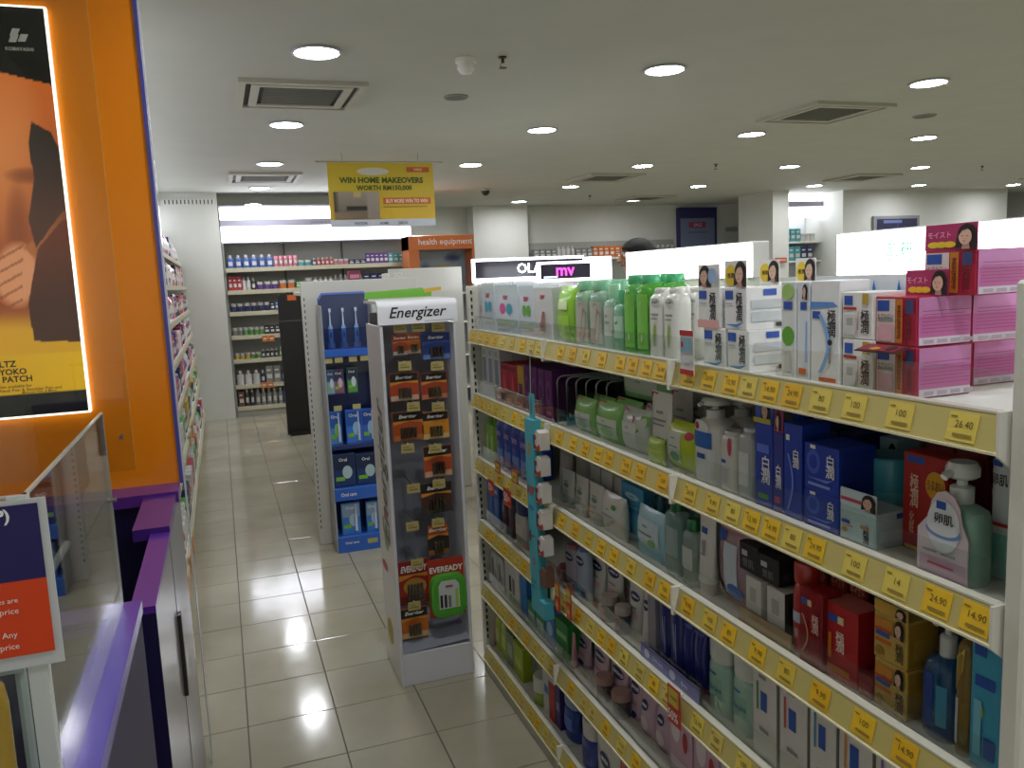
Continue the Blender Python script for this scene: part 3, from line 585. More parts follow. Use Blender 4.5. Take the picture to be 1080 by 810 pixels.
S(2, 727, 756, 420, lambda w, d, h: pump(w, d, h, 'dcdcd6', 'd4d4ce', pf(), body=.76, headw=.62), 'foam_pump', 'white foam pump bottle with blue wrap label', 'bottle', d=.065)
S(2, 757, 784, 420, lambda w, d, h: pump(w, d, h, 'dcdcd6', 'd4d4ce', pf(), body=.76, headw=.62), 'foam_pump', 'white foam pump bottle set back behind small bottles', 'bottle', d=.06, x=.975)
S(2, 757, 775, 455, lambda w, d, h: bottle(w, d, h, 'd7d5cf', 'd0d0ca', [('e', .72, .8, .12, .16, P('c23a5a')), ('r', .15, .15, .6, .4, P('b9bcc0')), ('r', .2, .5, .5, .56, BL)], body=.95, capw=.8, sup=4), 'lotion_bottle', 'short white bottle with a red oval on second shelf', 'bottle', d=.04)
S(2, 775, 793, 452, lambda w, d, h: bottle(w, d, h, mat('d8dad8', .2, 'tint'), 'c9d2da', [('r', .2, .2, .8, .7, P('d0d3d2'))], body=.95, capw=.8, sup=3.5), 'lotion_bottle', 'frosted white bottle next to the blue boxes', 'bottle', d=.05, deep=2)
S(2, 784, 800, 424, lambda w, d, h: carton(w, d, h, 'a9a9aa', [('r', .2, .7, .8, .8, BL), ('r', .3, .2, .5, .6, P('6b6b70'))]), 'grey_carton', 'grey white carton deep behind the blue cartons', 'carton', x=1.03, d=.05, n=1, deep=2)
bcol = '1c3fae'
bt = [('r', .3, .82, .7, .92, WHT), ('t', .62, .52, .26, '白\n潤', WHT, .34), ('r', .15, .1, .85, .16, P('5f9a3a')), ('r', .2, .25, .5, .32, P('6a8ae0'))]
S(2, 796, 815, 446, lambda w, d, h: carton(w, d, h, bcol, [('t', .62, .45, .34, '白\n潤', WHT, .5), ('r', .2, .1, .8, .16, P('5f9a3a')), ('r', .15, .65, .85, .75, P('5a7ae0'))], [('r', .1, .1, .9, .9, P('1a3590'))], header=(.052, portrait(.6, .45, .9, .9) + [('r', 0, 0, 1, .18, P('b9b14a'))], '3a62c4')), 'blue_carton', 'blue carton with portrait header card on second shelf', 'carton', d=.05)
S(2, 815, 826, 456, lambda w, d, h: carton(w, d, h, '2c3a9a', [('t', .55, .45, .3, '白\n潤', WHT, .6), ('r', .2, .12, .8, .2, P('b8406a'))], header=(.04, portrait(.5, .5, .9, .9), '8a3a66')), 'blue_carton', 'narrow blue carton with pinkish foot and portrait card', 'carton', d=.05)
S(2, 826, 846, 447, lambda w, d, h: carton(w, d, h, bcol, [('t', .68, .64, .2, '白\n潤', WHT, .36), ('r', .15, .82, .35, .88, WHT)] + [('p', [(.32+.28*sin(pi*k/10), .08+.6*k/10) for k in range(11)] + [(.22+.28*sin(pi*k/10), .08+.6*k/10) for k in range(10, -1, -1)], P('6a8ae0'))], [('r', .1, .1, .9, .9, P('1a3590'))]), 'tall_carton', 'tall blue carton with a pale arc', 'carton', d=.06)
b2d = [('e', .28, .62, .2, .26, P('3d62d0')), ('e', .28, .62, .12, .16, P('1c3fae')), ('t', .78, .6, .5, '白\n潤', WHT, .26), ('r', .2, .9, .36, .98, WHT), ('r', .15, .12, .8, .18, P('8aa0e8')), ('p', [(.1, .28), (.7, .24), (.9, .34), (.7, .3)], P('6f8ae6'))]
a = S(2, 847, 886, 520, lambda w, d, h: carton(w, d, h, bcol, b2d, [('r', .08, .08, .92, .92, P('1a3590'))]), 'cream_carton', 'square blue carton, lower one of a stacked pair', 'carton', d=.075)
S(2, 847, 886, 470, lambda w, d, h: carton(w, d, h, bcol, b2d, [('r', .08, .08, .92, .92, P('1a3590'))]), 'cream_carton', 'square blue carton, upper one of a stacked pair', 'carton', d=.075, z0=a['top']+.0005)
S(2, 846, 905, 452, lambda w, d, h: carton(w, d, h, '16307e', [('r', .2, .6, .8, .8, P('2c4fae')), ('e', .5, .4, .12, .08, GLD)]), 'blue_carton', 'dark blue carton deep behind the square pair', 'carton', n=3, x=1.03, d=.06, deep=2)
S(2, 830, 846, 424, lambda w, d, h: jar(w, d, h, '1c3fae', '2a55c8'), 'round_jar', 'round blue jar on top of carton row', 'jar', x=1.05, z0=ROWZ[2]+.11, h=.05)
tc = [('r', .05, .06, .95, .62, P('c2d6da')), ('r', .06, .5, .3, .6, BL), ('t', .76, .3, .42, '極\n潤', BLK, .2), ('e', .16, .32, .08, .08, GLD), ('r', .1, .44, .4, .47, ORG), ('r', .62, .5, .85, .6, P('b08a5a'))]
S(2, 885, 925, 537, lambda w, d, h: carton(w, d, h, 'b8cfd4', tc, [('r', .05, .05, .95, .95, P('b3c6cc')), ('r', .6, .8, .9, .95, BL), ('r', .1, .2, .9, .5, P('c4d2d6'))], header=(.028, [('r', 0, .1, .6, .9, P('c9dce2')), ('r', .02, .3, .6, .5, P('c8425a'))] + portrait(.8, .5, .95, .62), 'c9dce2')), 'teal_carton', 'pale teal carton with portrait card below the teal jar', 'carton', d=.065)
S(2, 895, 940, 488, lambda w, d, h: jar(w, d, h, '5aa9b8', '3f97ac', [('r', .1, .2, .9, .8, P('74bcc8'))], lidf=.45), 'round_jar', 'round teal jar standing behind a pale carton', 'jar', x=.968, h=.12)
S(2, 926, 946, 462, lambda w, d, h: carton(w, d, h, '9cc2cc', [('r', .1, .5, .5, .7, RED)] + portrait(.75, .8, .3, 2.2)), 'teal_carton', 'pale card carton with portrait deeper behind red carton', 'carton', x=1.05, d=.05)
rd = [('r', .1, .9, .5, .97, BL), ('t', .28, .62, .34, '極\n潤', P('e0b8a0'), .2), ('e', .76, .72, .22, .14, P('d59a1c')), ('t', .76, .72, .1, 'うるおい', P('7a3a10'), .36), ('t', .25, .3, .22, '化\n粧', P('d89a80'), .12), ('r', .1, .02, .9, .06, GLD)]
S(2, 950, 1000, 480, lambda w, d, h: carton(w, d, h, 'a81f1a', rd, [('r', .05, .05, .95, .95, P('8c1a18'))]), 'red_carton', 'tall red carton with a gold round badge', 'carton', d=.04, x=.95)
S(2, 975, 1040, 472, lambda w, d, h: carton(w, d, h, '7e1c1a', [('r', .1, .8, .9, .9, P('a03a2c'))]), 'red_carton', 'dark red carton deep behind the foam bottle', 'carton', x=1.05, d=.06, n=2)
def foamer(w, d, h):
    parts = pump(w, d, h, '8fb9a8', 'd4dad8', (), body=.66, headw=.56, sup=3)
    s_ = MB(); hb = h*.66
    pts = [(-w*.56, 0), (w*.5, 0), (w*.5, hb*.62)] + [(w*.02+w*.34*cos(a), hb*.82+hb*.36*sin(a)) for a in (0, .5, 1, 1.57, 2.1, 2.6, 3.14)] + [(-w*.56, hb*.62)]
    s_.prism(pts, -.006, -.004, P('dac9d0'), 'y')
    fn = lambda a, b, e: (a, -.006-e, b)
    s_.decs([('r', .0, .0, .98, .3, P('c9a9bc')), ('e', .5, .72, .35, .34, P('dfe4ea')), ('e', .5, .66, .37, .1, P('7a9ad0')), ('e', .5, .70, .33, .1, P('e2e6ec')), ('r', .36, .94, .56, 1.04, BL), ('t', .52, .82, .14, '卵肌', BLK, .4), ('r', .2, .2, .76, .23, P('a8485a')), ('r', .1, .36, .4, .39, GRY), ('r', .5, .36, .8, .39, GRY)], w, hb, fn)
    parts.append(('sleeve', s_)); return parts
S(2, 972, 1026, 489, foamer, 'foam_pump', 'foaming pump bottle in an arched pink card sleeve', 'bottle', d=.05, x=.893, zc=.04, jit=0)
S(2, 1036, 1072, 476, lambda w, d, h: bottle(w, d, h, 'd4dadb', 'ccd2d0', [('e', .45, .9, .4, .1, P('dde2e4')), ('t', .45, .82, .1, '卵肌', BLK, .6), ('r', .1, .44, .9, .47, RED), ('p', [(.05, .68), (.9, .62), (.9, .66), (.05, .72)], P('7a9ad0')), ('r', .03, .02, .97, .38, P('7fc0b4')), ('r', .2, .93, .6, .98, BL)], body=.95, capw=.4, sup=3), 'refill_bottle', 'white and aqua bottle against the near end panel', 'bottle', d=.05, x=.96, jit=0, gap=.8)
# ------------------------------------------------------------------ third shelf
S(3, 509, 521, 436, lambda w, d, h: bottle(w, d, h, '86b83a', '5f9a2c', [('r', .2, .2, .8, .7, P('a9cc74'))]), 'green_bottle', 'green bottle at the far end of third shelf', 'bottle', n=2, deep=2, d=.045)
S(3, 522, 556, 441, lambda w, d, h: bottle(w, d, h, '2b50b4', '23409a', [('r', .15, .55, .85, .85, P('3a3a9c')), ('t', .5, .7, .1, 'care', P('c0b0d8'), .6), ('r', .1, .1, .9, .4, P('7a94d4'))], body=.9, capw=.7), 'blue_bottle', 'tall blue shampoo bottle on third shelf', 'bottle', n=4, deep=2, d=.05)
S(3, 585, 600, 470, lambda w, d, h: tube_(w, d, h, '8d8a84', '6c6a66', [('r', .2, .4, .8, .8, P('9f9c96'))]), 'grey_tube', 'dim grey tube beside the teal strip on third shelf', 'tube', n=1, deep=2, d=.04, x=.95)
S(3, 601, 619, 472, lambda w, d, h: tube_(w, d, h, '94918b', '6c6a66', [('r', .2, .4, .8, .8, P('a5a29c'))]), 'grey_tube', 'taupe grey tube deeper on third shelf', 'tube', n=1, deep=2, d=.04, x=.95)
gt = lambda: [('e', .5, .6, .2, .06, P('6d8a70')), ('r', .3, .4, .7, .5, P('a9aca4')), ('r', .3, .3, .6, .34, P('b08a94')), ('p', [(.3, .68), (.7, .68), (.6, .72), (.4, .72)], GRY)]
S(3, 588, 632, 503, lambda w, d, h: tube_(w, d, h, 'c9c8c2', 'a5a7a0', gt(), capf=.2), 'white_tube', 'white squeeze tube with small green oval on third shelf', 'tube', n=3, deep=1, d=.035)
S(3, 617, 655, 498, lambda w, d, h: tube_(w, d, h, 'bcbcb6', 'a5a7a0', gt(), capf=.2), 'white_tube', 'white squeeze tube with green oval in the second row', 'tube', n=3, deep=2, d=.035, x=.95)
S(3, 630, 655, 522, lambda w, d, h: pouch(w, d, h, 'd3d3cd', [('e', .7, .75, .1, .06, P('5f9a4a')), ('t', .45, .66, .06, 'simple', P('4b6b4d'), .5), ('r', .2, .5, .7, .53, GRY), ('p', [(.2, .2), (.5, .25), (.8, .45), (.75, .5), (.4, .32)], P('a9aaa2'))]), 'white_pouch', 'white wet wipe pouch with a green dot', 'pouch', d=.04, x=.892)
S(3, 655, 680, 512, lambda w, d, h: carton(w, d, h, '3f8fb8', [('e', .5, .8, .32, .06, P('9cc4d4')), ('t', .5, .8, .05, 'simple', P('2c5a74'), .5), ('r', .1, .1, .9, .5, P('5aa4c8')), ('r', .25, .6, .75, .63, P('8cc0d8'))]), 'blue_carton', 'sky blue flat carton on third shelf', 'carton', d=.03, x=.935)
S(3, 667, 698, 538, lambda w, d, h: pouch(w, d, h, 'a5cfe0', [('r', .12, .35, .88, .8, P('c4d8e0')), ('t', .45, .68, .07, 'simple', P('4b6b7d'), .5), ('e', .68, .4, .12, .07, P('6fae5a')), ('r', .05, .1, .95, .28, P('7fbcd8')), ('r', .2, .52, .7, .56, GRY)]), 'blue_pouch', 'light blue wipes pouch on third shelf', 'pouch', d=.04, x=.892)
S(3, 683, 696, 512, lambda w, d, h: bottle(w, d, h, mat('4f98a8', .2, 'tint'), '3d7f90', (), body=.85, taper=.6, capw=.4), 'teal_bottle', 'teal tapered bottle behind the blue pouch', 'bottle', d=.04, x=.965, deep=2)
S(3, 698, 716, 524, lambda w, d, h: bottle(w, d, h, mat('8fb0ac', .15, 'tint'), '1f6a3e', [('r', .1, .3, .9, .75, mat('b4c8c4', .3, 'tint'))], body=.82, capw=.55, sup=3.5), 'clear_bottle', 'clear bottle with a dark green cap on third shelf', 'bottle', d=.045, deep=2)
S(3, 716, 732, 548, lambda w, d, h: bottle(w, d, h, mat('a5b8b0', .15, 'tint'), '1f7a44', [('r', .15, .3, .85, .7, P('c4cac4'))], body=.82, capw=.5, sup=3), 'clear_bottle', 'small clear bottle with green cap next to white tube', 'bottle', d=.04)
S(3, 731, 749, 546, lambda w, d, h: tube_(w, d, h, 'd7d5d2', 'c2aeb4', [('r', .2, .78, .6, .86, BL), ('t', .45, .6, .2, '保\n湿', GRY, .3)]), 'white_tube', 'white squeeze tube with blue mark beside pink bag', 'tube', d=.035)
S(3, 749, 792, 550, lambda w, d, h: pouch(w, d, h, mat('c9a9b4', .25, 'tint'), [('r', .06, .74, .36, .86, BL), ('r', .34, .15, .7, .75, P('c4ccda')), ('t', .3, .5, .3, '化\n粧\n水', P('7a3a4a'), .1), ('e', .6, .2, .2, .1, P('4f7ac0')), ('r', .0, .88, 1, .99, P('c88a94')), ('e', .16, .2, .12, .08, P('3a2a2a')), ('e', .17, .19, .07, .05, P('d8b09c')), ('r', .1, .04, .9, .1, P('c06a7a'))]), 'refill_pouch', 'large pinkish clear refill bag with blue mark', 'pouch', d=.06, x=.91, gap=.86)
# black boxes over white boxes on a card tray
t = thing('card_tray', 'low tan card tray holding white and black boxes', 'tray', (.895, (yat(780, .895, .87)+yat(835, .895, .87))/2, ROWZ[3]-.0058)); Wt = yat(780, .895, .87)-yat(835, .895, .87)
MB().box(0, .12, -Wt/2, Wt/2, 0, .002, P('a98a5c')).box(-.001, .001, -Wt/2, Wt/2, 0, .03, P('b08f60')).obj('tray', t)
a = S(3, 786, 803, 610, lambda w, d, h: carton(w, d, h, 'c9c8c2', [('r', .3, .5, .7, .8, P('a9a9a4')), ('r', .3, .2, .7, .3, P('b9b9b4'))]), 'white_carton', 'slim white carton standing in the tan tray beside the bag', 'carton', d=.05, x=.90, z0=ROWZ[3]-.0035)
S(3, 808, 828, 622, lambda w, d, h: carton(w, d, h, 'c9c8c2', [('r', .3, .5, .7, .8, P('a9a9a4')), ('r', .3, .2, .7, .3, P('b9b9b4'))], [('r', 0, 0, 1, 1, P('2a2828'))]), 'white_carton', 'slim white carton with a black side in the tan tray', 'carton', d=.05, x=.90, z0=ROWZ[3]-.0035)
blk = [('r', .15, .55, .45, .75, P('b4b4b2')), ('t', .5, .32, .3, '雪肌', P('6d6d70'), .6)]
S(3, 779, 800, 568, lambda w, d, h: carton(w, d, h, '1a191a', blk, [('r', .2, .2, .5, .5, P('34343a'))], top='232122'), 'black_carton', 'black carton on the front tier over white boxes', 'carton', d=.05, x=.905, z0=a['top']+.004, h=.055)
S(3, 799, 822, 568, lambda w, d, h: carton(w, d, h, '1a191a', blk, [('r', .2, .2, .5, .5, P('34343a'))], top='232122'), 'black_carton', 'black carton beside another over the tan tray', 'carton', d=.05, x=.905, z0=a['top']+.004, h=.05)
S(3, 790, 840, 560, lambda w, d, h: carton(w, d, h, '1a191a', blk, top='232122'), 'black_carton', 'black carton in the rear tier', 'carton', n=2, d=.06, x=.965, z0=a['top']+.004, h=.075, deep=2)
S(3, 790, 840, 620, lambda w, d, h: carton(w, d, h, '33302e'), 'black_carton', 'dark carton under the rear tier of black boxes', 'carton', n=2, d=.06, x=.965, z0=ROWZ[3]-.0035, h=a['top']-ROWZ[3]+.0075, deep=2)
S(3, 830, 850, 594, lambda w, d, h: bottle(w, d, h, 'a8241c', 'b02a1e', [('r', .15, .45, .85, .6, P('b9c0d0')), ('t', .5, .3, .14, '極\n潤', P('e0b0a0'), .3)], body=.78, capw=.95, sup=2), 'red_bottle', 'red cylinder bottle with red cap on third shelf', 'bottle', d=.045)
rbx = lambda: [('r', .1, .78, .36, .86, BL), ('r', .38, .78, .55, .86, P('d8c08a')), ('t', .72, .58, .24, '極\n潤', P('e4b8b0'), .3)] + [('p', [(.2+.25*sin(pi*k/8), .15+.5*k/8) for k in range(9)] + [(.13+.25*sin(pi*k/8), .15+.5*k/8) for k in range(8, -1, -1)], P('c88a5a'))] + [('r', .1, .05, .9, .1, P('801418'))]
S(3, 842, 868, 622, lambda w, d, h: carton(w, d, h, mat('a81a22', .2, 'tint'), rbx(), [('r', .05, .05, .95, .95, P('7a1218'))]), 'red_pack', 'red see through pack with a gold arc', 'pack', d=.04, x=.89)
S(3, 869, 905, 640, lambda w, d, h: carton(w, d, h, 'b3181e', [('r', .12, .76, .4, .86, BL), ('r', .42, .76, .6, .86, P('e0cf9a')), ('t', .5, .52, .28, '極\n潤', P('f0d8d0'), .3), ('r', .14, .26, .24, .6, P('d87a20')), ('r', .12, .1, .8, .18, P('c87a28'))], [('r', .05, .05, .95, .95, P('9a141a'))], top='c86a60'), 'red_carton', 'bright red carton with blue mark on third shelf', 'carton', d=.05)
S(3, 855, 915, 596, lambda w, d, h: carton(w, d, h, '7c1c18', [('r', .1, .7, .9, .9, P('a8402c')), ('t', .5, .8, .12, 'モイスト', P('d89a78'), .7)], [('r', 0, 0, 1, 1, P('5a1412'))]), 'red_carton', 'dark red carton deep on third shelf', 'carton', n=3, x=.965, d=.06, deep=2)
S(3, 905, 921, 712, lambda w, d, h: carton(w, d, h, '8a1c1a', [('r', .1, .4, .9, .6, P('a83a2c'))]), 'red_carton', 'short dark red box beside the yellow cartons', 'carton', d=.05)
yd = [('r', .06, .5, .5, .6, BL), ('r', .06, .36, .55, .44, P('c4601c')), ('t', .8, .3, .4, '極\n潤', P('5a4a2a'), .26), ('r', .05, .7, .6, .9, P('c9822c')), ('r', .06, .62, .6, .68, P('b8401c')), ('e', .2, .18, .12, .1, P('9a7a2a'))] + portrait(.8, .8, .4, 1.1)
ys_ = [('r', .05, .05, .95, .95, P('a07a26')), ('r', .2, .2, .8, .6, P('b08a36'))]
a = S(3, 921, 958, 700, lambda w, d, h: carton(w, d, h, 'c2a04a', yd, ys_), 'yellow_carton', 'mustard yellow carton with portrait, lower one of stack', 'carton', d=.06)
S(3, 921, 958, 650, lambda w, d, h: carton(w, d, h, 'c2a04a', yd, ys_, header=(.018, [('r', 0, .1, .6, .9, P('d0a040'))] + portrait(.8, .5, .95, .5), 'c9a648')), 'yellow_carton', 'mustard yellow carton with portrait, upper one of stack', 'carton', d=.06, z0=a['top']+.0005)
S(3, 965, 1003, 642, lambda w, d, h: pump(w, d, h, mat('24588c', .2, 'tint'), 'c9ccca', [('r', .1, .15, .5, .8, P('1d3f8c')), ('r', .6, .2, .85, .7, P('3a84a4'))], body=.62, headw=.5), 'pump_bottle', 'blue cleansing oil bottle with a white pump', 'bottle', d=.055)
S(3, 1003, 1022, 656, lambda w, d, h: bottle(w, d, h, mat('9a7c3a', .2, 'tint'), 'c4c4be', [('p', [(.1, .55), (.6, .75), (.7, .95), (.2, .85)], P('c9b83a')), ('r', .05, .1, .4, .5, P('b8bcc0'))], body=.86, capw=.5), 'amber_bottle', 'slim amber bottle with white cap near end panel', 'bottle', d=.035)
S(3, 1022, 1056, 668, lambda w, d, h: carton(w, d, h, '3f9cc0', [('r', .1, .82, .5, .9, BL), ('r', .15, .6, .8, .68, BL), ('e', .3, .42, .16, .06, P('a9b83a')), ('r', .5, .1, .85, .25, BL), ('r', .15, .1, .4, .5, P('78bcd4'))], [('r', .05, .05, .95, .95, P('3a8fb4'))]), 'blue_pack', 'turquoise blue pack against the near end panel', 'pack', d=.04, n=1, deep=2)
S(3, 985, 1005, 640, lambda w, d, h: bottle(w, d, h, '3f5fa0', 'c4c8cc', [('e', .5, .6, .4, .2, P('b9c4d8'))]), 'blue_bottle', 'blue white bottle behind the pump bottle', 'bottle', x=.99, d=.05, deep=2)

# ------------------------------------------------------------------ fourth shelf
S(4, 510, 527, 510, lambda w, d, h: carton(w, d, h, '2456a4', [('r', .2, .2, .8, .7, P('4a78c0')), ('r', .2, .8, .8, .9, P('a9c0e0'))]), 'blue_carton', 'blue carton behind the orange promo cards', 'carton', n=2, deep=2, d=.05)
S(4, 528, 542, 520, lambda w, d, h: bottle(w, d, h, '2a1f2c', '1c2a5c', [('r', .2, .3, .8, .7, P('5a3a3c'))]), 'dark_bottle', 'dark small bottle on fourth shelf', 'bottle', n=2, deep=2, d=.04)
S(4, 541, 553, 528, lambda w, d, h: bottle(w, d, h, 'b9b3ac', '1c2a6c', [('r', .2, .3, .8, .7, P('c8beb8'))], body=.7, capw=.8), 'roll_on', 'pale roll on bottle with a navy cap', 'bottle', n=1, deep=2, d=.04)
oval = lambda cx, cz, rx, rz, c=NVY, tx=WHT: [('e', cx, cz, rx, rz, c), ('t', cx, cz, rz*.55, 'NIVEA', tx, rx*1.5, .05)]
S(4, 584, 594, 596, lambda w, d, h: bottle(w, d, h, 'a5707a', '8a4a58', [('r', .2, .2, .8, .6, P('c49aa4'))]), 'pink_bottle', 'small pink bottle beside the teal strip', 'bottle', d=.035, deep=2)
S(4, 594, 606, 575, lambda w, d, h: bottle(w, d, h, 'b4a9b8', 'b05a74', oval(.5, .8, .36, .1) + [('r', .1, .05, .9, .2, P('c03a5a'))], body=.94, capw=.6), 'lotion_bottle', 'lilac white lotion bottle with crimson foot', 'bottle', d=.035)
S(4, 606, 617, 578, lambda w, d, h: bottle(w, d, h, 'a9b8cc', '4a6aa8', oval(.5, .8, .36, .1) + [('r', .1, .05, .9, .2, P('3f7ac0'))], body=.94, capw=.6), 'lotion_bottle', 'pale blue lotion bottle with sky blue foot', 'bottle', d=.035)
nv = lambda: oval(.5, .72, .34, .09) + [('r', .3, .5, .7, .53, GRY), ('r', .3, .3, .8, .42, P('d0b0b4'))]
S(4, 617, 634, 583, lambda w, d, h: tube_(w, d, h, 'd2cfca', 'c9c8c2', nv(), capf=.1, capw=.9), 'white_tube', 'white lotion tube with navy oval on fourth shelf', 'tube', d=.04, x=.93)
S(4, 634, 652, 588, lambda w, d, h: tube_(w, d, h, 'd2cfca', 'c9c8c2', nv(), capf=.1, capw=.9), 'white_tube', 'white lotion tube with navy oval behind a small jar', 'tube', d=.04, x=.935)
S(4, 627, 641, 629, lambda w, d, h: jar(w, d, h, mat('6a6470', .2, 'tint'), 'b9a9a4', [('r', .2, .2, .8, .8, P('8a3a44'))], lidf=.3), 'small_jar', 'small dark jar with a pale lid on fourth shelf', 'jar', x=.888, gap=.62)
S(4, 643, 656, 640, lambda w, d, h: jar(w, d, h, mat('3a3f6a', .2, 'tint'), 'b9a9a4', [('r', .2, .2, .8, .8, P('8a3a54'))], lidf=.3), 'small_jar', 'small navy jar with a pale lid on fourth shelf', 'jar', x=.888, gap=.62)
S(4, 648, 664, 602, lambda w, d, h: tube_(w, d, h, 'cfccc8', 'c9c8c2', oval(.6, .85, .28, .07) + [('r', .3, .4, .8, .6, P('c89aa4'))], capf=.1, capw=.9), 'white_tube', 'white and rose tube between lotion tubes', 'tube', d=.04, x=.965)
S(4, 658, 673, 615, lambda w, d, h: tube_(w, d, h, 'd2cfca', 'c9c8c2', nv(), capf=.1, capw=.9), 'white_tube', 'white lotion tube with navy oval beside slim tube', 'tube', d=.04, x=.925)
S(4, 673, 683, 618, lambda w, d, h: tube_(w, d, h, 'c9c6c4', 'c9c8c2', oval(.5, .7, .3, .08), capf=.1, capw=.9), 'white_tube', 'slim white tube turned sideways on fourth shelf', 'tube', d=.035)
S(4, 683, 692, 622, lambda w, d, h: carton(w, d, h, '8d8b96'), 'grey_carton', 'grey slab carton next to the navy bottles', 'carton', d=.07)
S(4, 693, 716, 624, lambda w, d, h: bottle(w, d, h, '232a78', '1c2260', [('p', [(.3, .2), (.42, .2), (.36, .7), (.3, .6)], P('5a68b8')), ('t', .66, .5, .5, 'N', P('9aa4d4'), .2)], body=.9, capw=.6), 'navy_bottle', 'navy blue lotion bottle on fourth shelf', 'bottle', n=2, deep=2, d=.045)
S(4, 717, 741, 655, lambda w, d, h: pouch(w, d, h, '252c7e', [('p', [(.3, .1), (.45, .1), (.6, .8), (.5, .85)], P('6a78c8')), ('r', .1, .85, .9, .9, P('4a56a8'))]), 'navy_pouch', 'shiny navy blue pouch beside the mint roll on', 'pouch', n=2, deep=1, d=.04, x=.91)
ysg0, ysg1 = yat(676, .879, .63), yat(737, .879, .63)
t = thing('shelf_strip', 'lavender shelf strip with two round icons before navy bottles', 'card', (.8785, (ysg0+ysg1)/2, ROWZ[4]+.004)); Ws = ysg0-ysg1
MB().box(0, .0018, -Ws/2, Ws/2, 0, .036, P('7a7cae')).obj('card', t)
MB().decs([('e', .12, .5, .05, .3, P('c4c8e0')), ('e', .58, .5, .05, .3, P('c4c8e0')), ('t', .32, .5, .3, 'Q10 care', P('d0d2e8'), .25), ('t', .78, .5, .3, 'firm', P('d0d2e8'), .2), ('r', 0, .9, 1, .98, P('4a4c8e'))], Ws, .036, lambda a, b, e: (-e, -a, b)).obj('print', t)
for u0, u1, vt, lab in ((742, 765, 671, 'mint green roll on with domed white cap, taller looking one'), (767, 791, 688, 'mint green roll on with domed white cap beside white tubes')):
    S(4, u0, u1, vt, lambda w, d, h: bottle(w, d, h, 'a3c4b4', 'cfd2cc', [('r', .2, .3, .8, .7, P('8fb8a8')), ('r', .25, .75, .6, .8, P('4a78b0')), ('t', .5, .5, .1, 'Haruka', P('4f7a8c'), .6)], body=.68, capw=.95, sup=2), 'roll_on', lab, 'bottle', d=.045)
wt = lambda c: (lambda: [('r', .35, .52, .62, .72, BL), ('r', .18, .5, .26, .8, c), ('r', .3, .3, .7, .34, GRY), ('r', .3, .85, .6, .89, GRY)])
for u0, u1, vt, c, nm in ((793, 820, 702, P('3f8a5a'), 'green'), (821, 852, 718, P('c84a4a'), 'red'), (853, 882, 730, P('4f8aa8'), 'teal'), (883, 920, 742, P('d08a3c'), 'orange'), (921, 960, 756, P('8a6ab0'), 'violet'), (962, 1005, 772, P('b0a03c'), 'olive')):
    S(4, u0, u1, vt, (lambda q: (lambda w, d, h: carton(w, d, h, 'd3d0cb', q(), [('r', 0, 0, 1, 1, P('8f8d88'))])))(wt(c)), 'white_carton', 'white tall carton with blue square and a %s stripe' % nm, 'carton', d=.04, x=.89)

# ------------------------------------------------------------------ fifth shelf
S(5, 511, 532, 585, lambda w, d, h: carton(w, d, h, 'c4c4c0', [('r', .2, .3, .5, .8, P('6a6a6a')), ('r', .6, .2, .8, .5, P('9a9a98'))]), 'white_carton', 'small white carton with grey bars on fifth shelf', 'carton', n=2, deep=2, d=.04)
S(5, 532, 549, 596, lambda w, d, h: carton(w, d, h, 'cfcfca', [('r', .3, .3, .45, .7, BLK), ('r', .55, .3, .7, .7, P('7a7a78'))], top='7a7a76'), 'white_carton', 'white carton with dark lettering bars on fifth shelf', 'carton', n=1, deep=2, d=.04)
S(5, 549, 556, 603, lambda w, d, h: carton(w, d, h, '2a78c0'), 'blue_carton', 'bright blue narrow carton beside the teal tray', 'carton', d=.05)
S(5, 556, 574, 640, lambda w, d, h: carton(w, d, h, '3f8a5c', [('r', .1, .3, .9, .6, P('b4c8ba'))]), 'green_carton', 'green white carton under the teal strip', 'carton', n=2, d=.04)
S(5, 575, 585, 645, lambda w, d, h: carton(w, d, h, '3a78b8', [('e', .5, .5, .3, .2, P('a9c4e0'))]), 'blue_carton', 'small blue carton with a pale disc', 'carton', d=.04)
S(5, 586, 599, 655, lambda w, d, h: carton(w, d, h, '2f8a3c', [('r', .1, .55, .9, .7, P('8cc48a')), ('r', .2, .2, .8, .4, P('1d6a2c'))]), 'green_carton', 'deep green carton beside the pink bottles', 'carton', d=.05, deep=2)
pb = lambda: oval(.5, .62, .34, .12) + [('r', .25, .3, .75, .36, P('b88aa8')), ('p', [(.2, .02), (.8, .02), (.9, .2), (.5, .14)], P('c07aa4')), ('e', .65, .12, .14, .07, NVY)]
for u0, u1, vt, lab in ((600, 619, 664, 'pink lotion bottle with navy oval beside green carton'), (620, 638, 676, 'pink lotion bottle with navy oval, second past the green carton'), (638, 658, 692, 'pink lotion bottle with navy oval behind a dark jar'), (659, 673, 706, 'pink lotion bottle turned partly aside')):
    S(5, u0, u1, vt, lambda w, d, h: tube_(w, d, h, 'd0b0c0', 'c48aa8', pb(), capf=.08, capw=.95), 'pink_tube', lab, 'tube', d=.04, x=.932)
S(5, 601, 604, 668, lambda w, d, h: tube_(w, d, h, 'c88a98', 'b86a80', (), capf=.1), 'pink_tube', 'plain rose tube next to green carton', 'tube', d=.02, x=.90)
S(5, 622, 636, 714, lambda w, d, h: jar(w, d, h, mat('5a5058', .2, 'tint'), 'b08a84', (), lidf=.3), 'small_jar', 'small dark jar with rosy lid on fifth shelf', 'jar', x=.888, gap=.62)
S(5, 638, 654, 731, lambda w, d, h: jar(w, d, h, mat('4a4450', .2, 'tint'), 'b08a84', (), lidf=.3), 'small_jar', 'small dark jar with rosy lid beside pink packs', 'jar', x=.888, gap=.62)
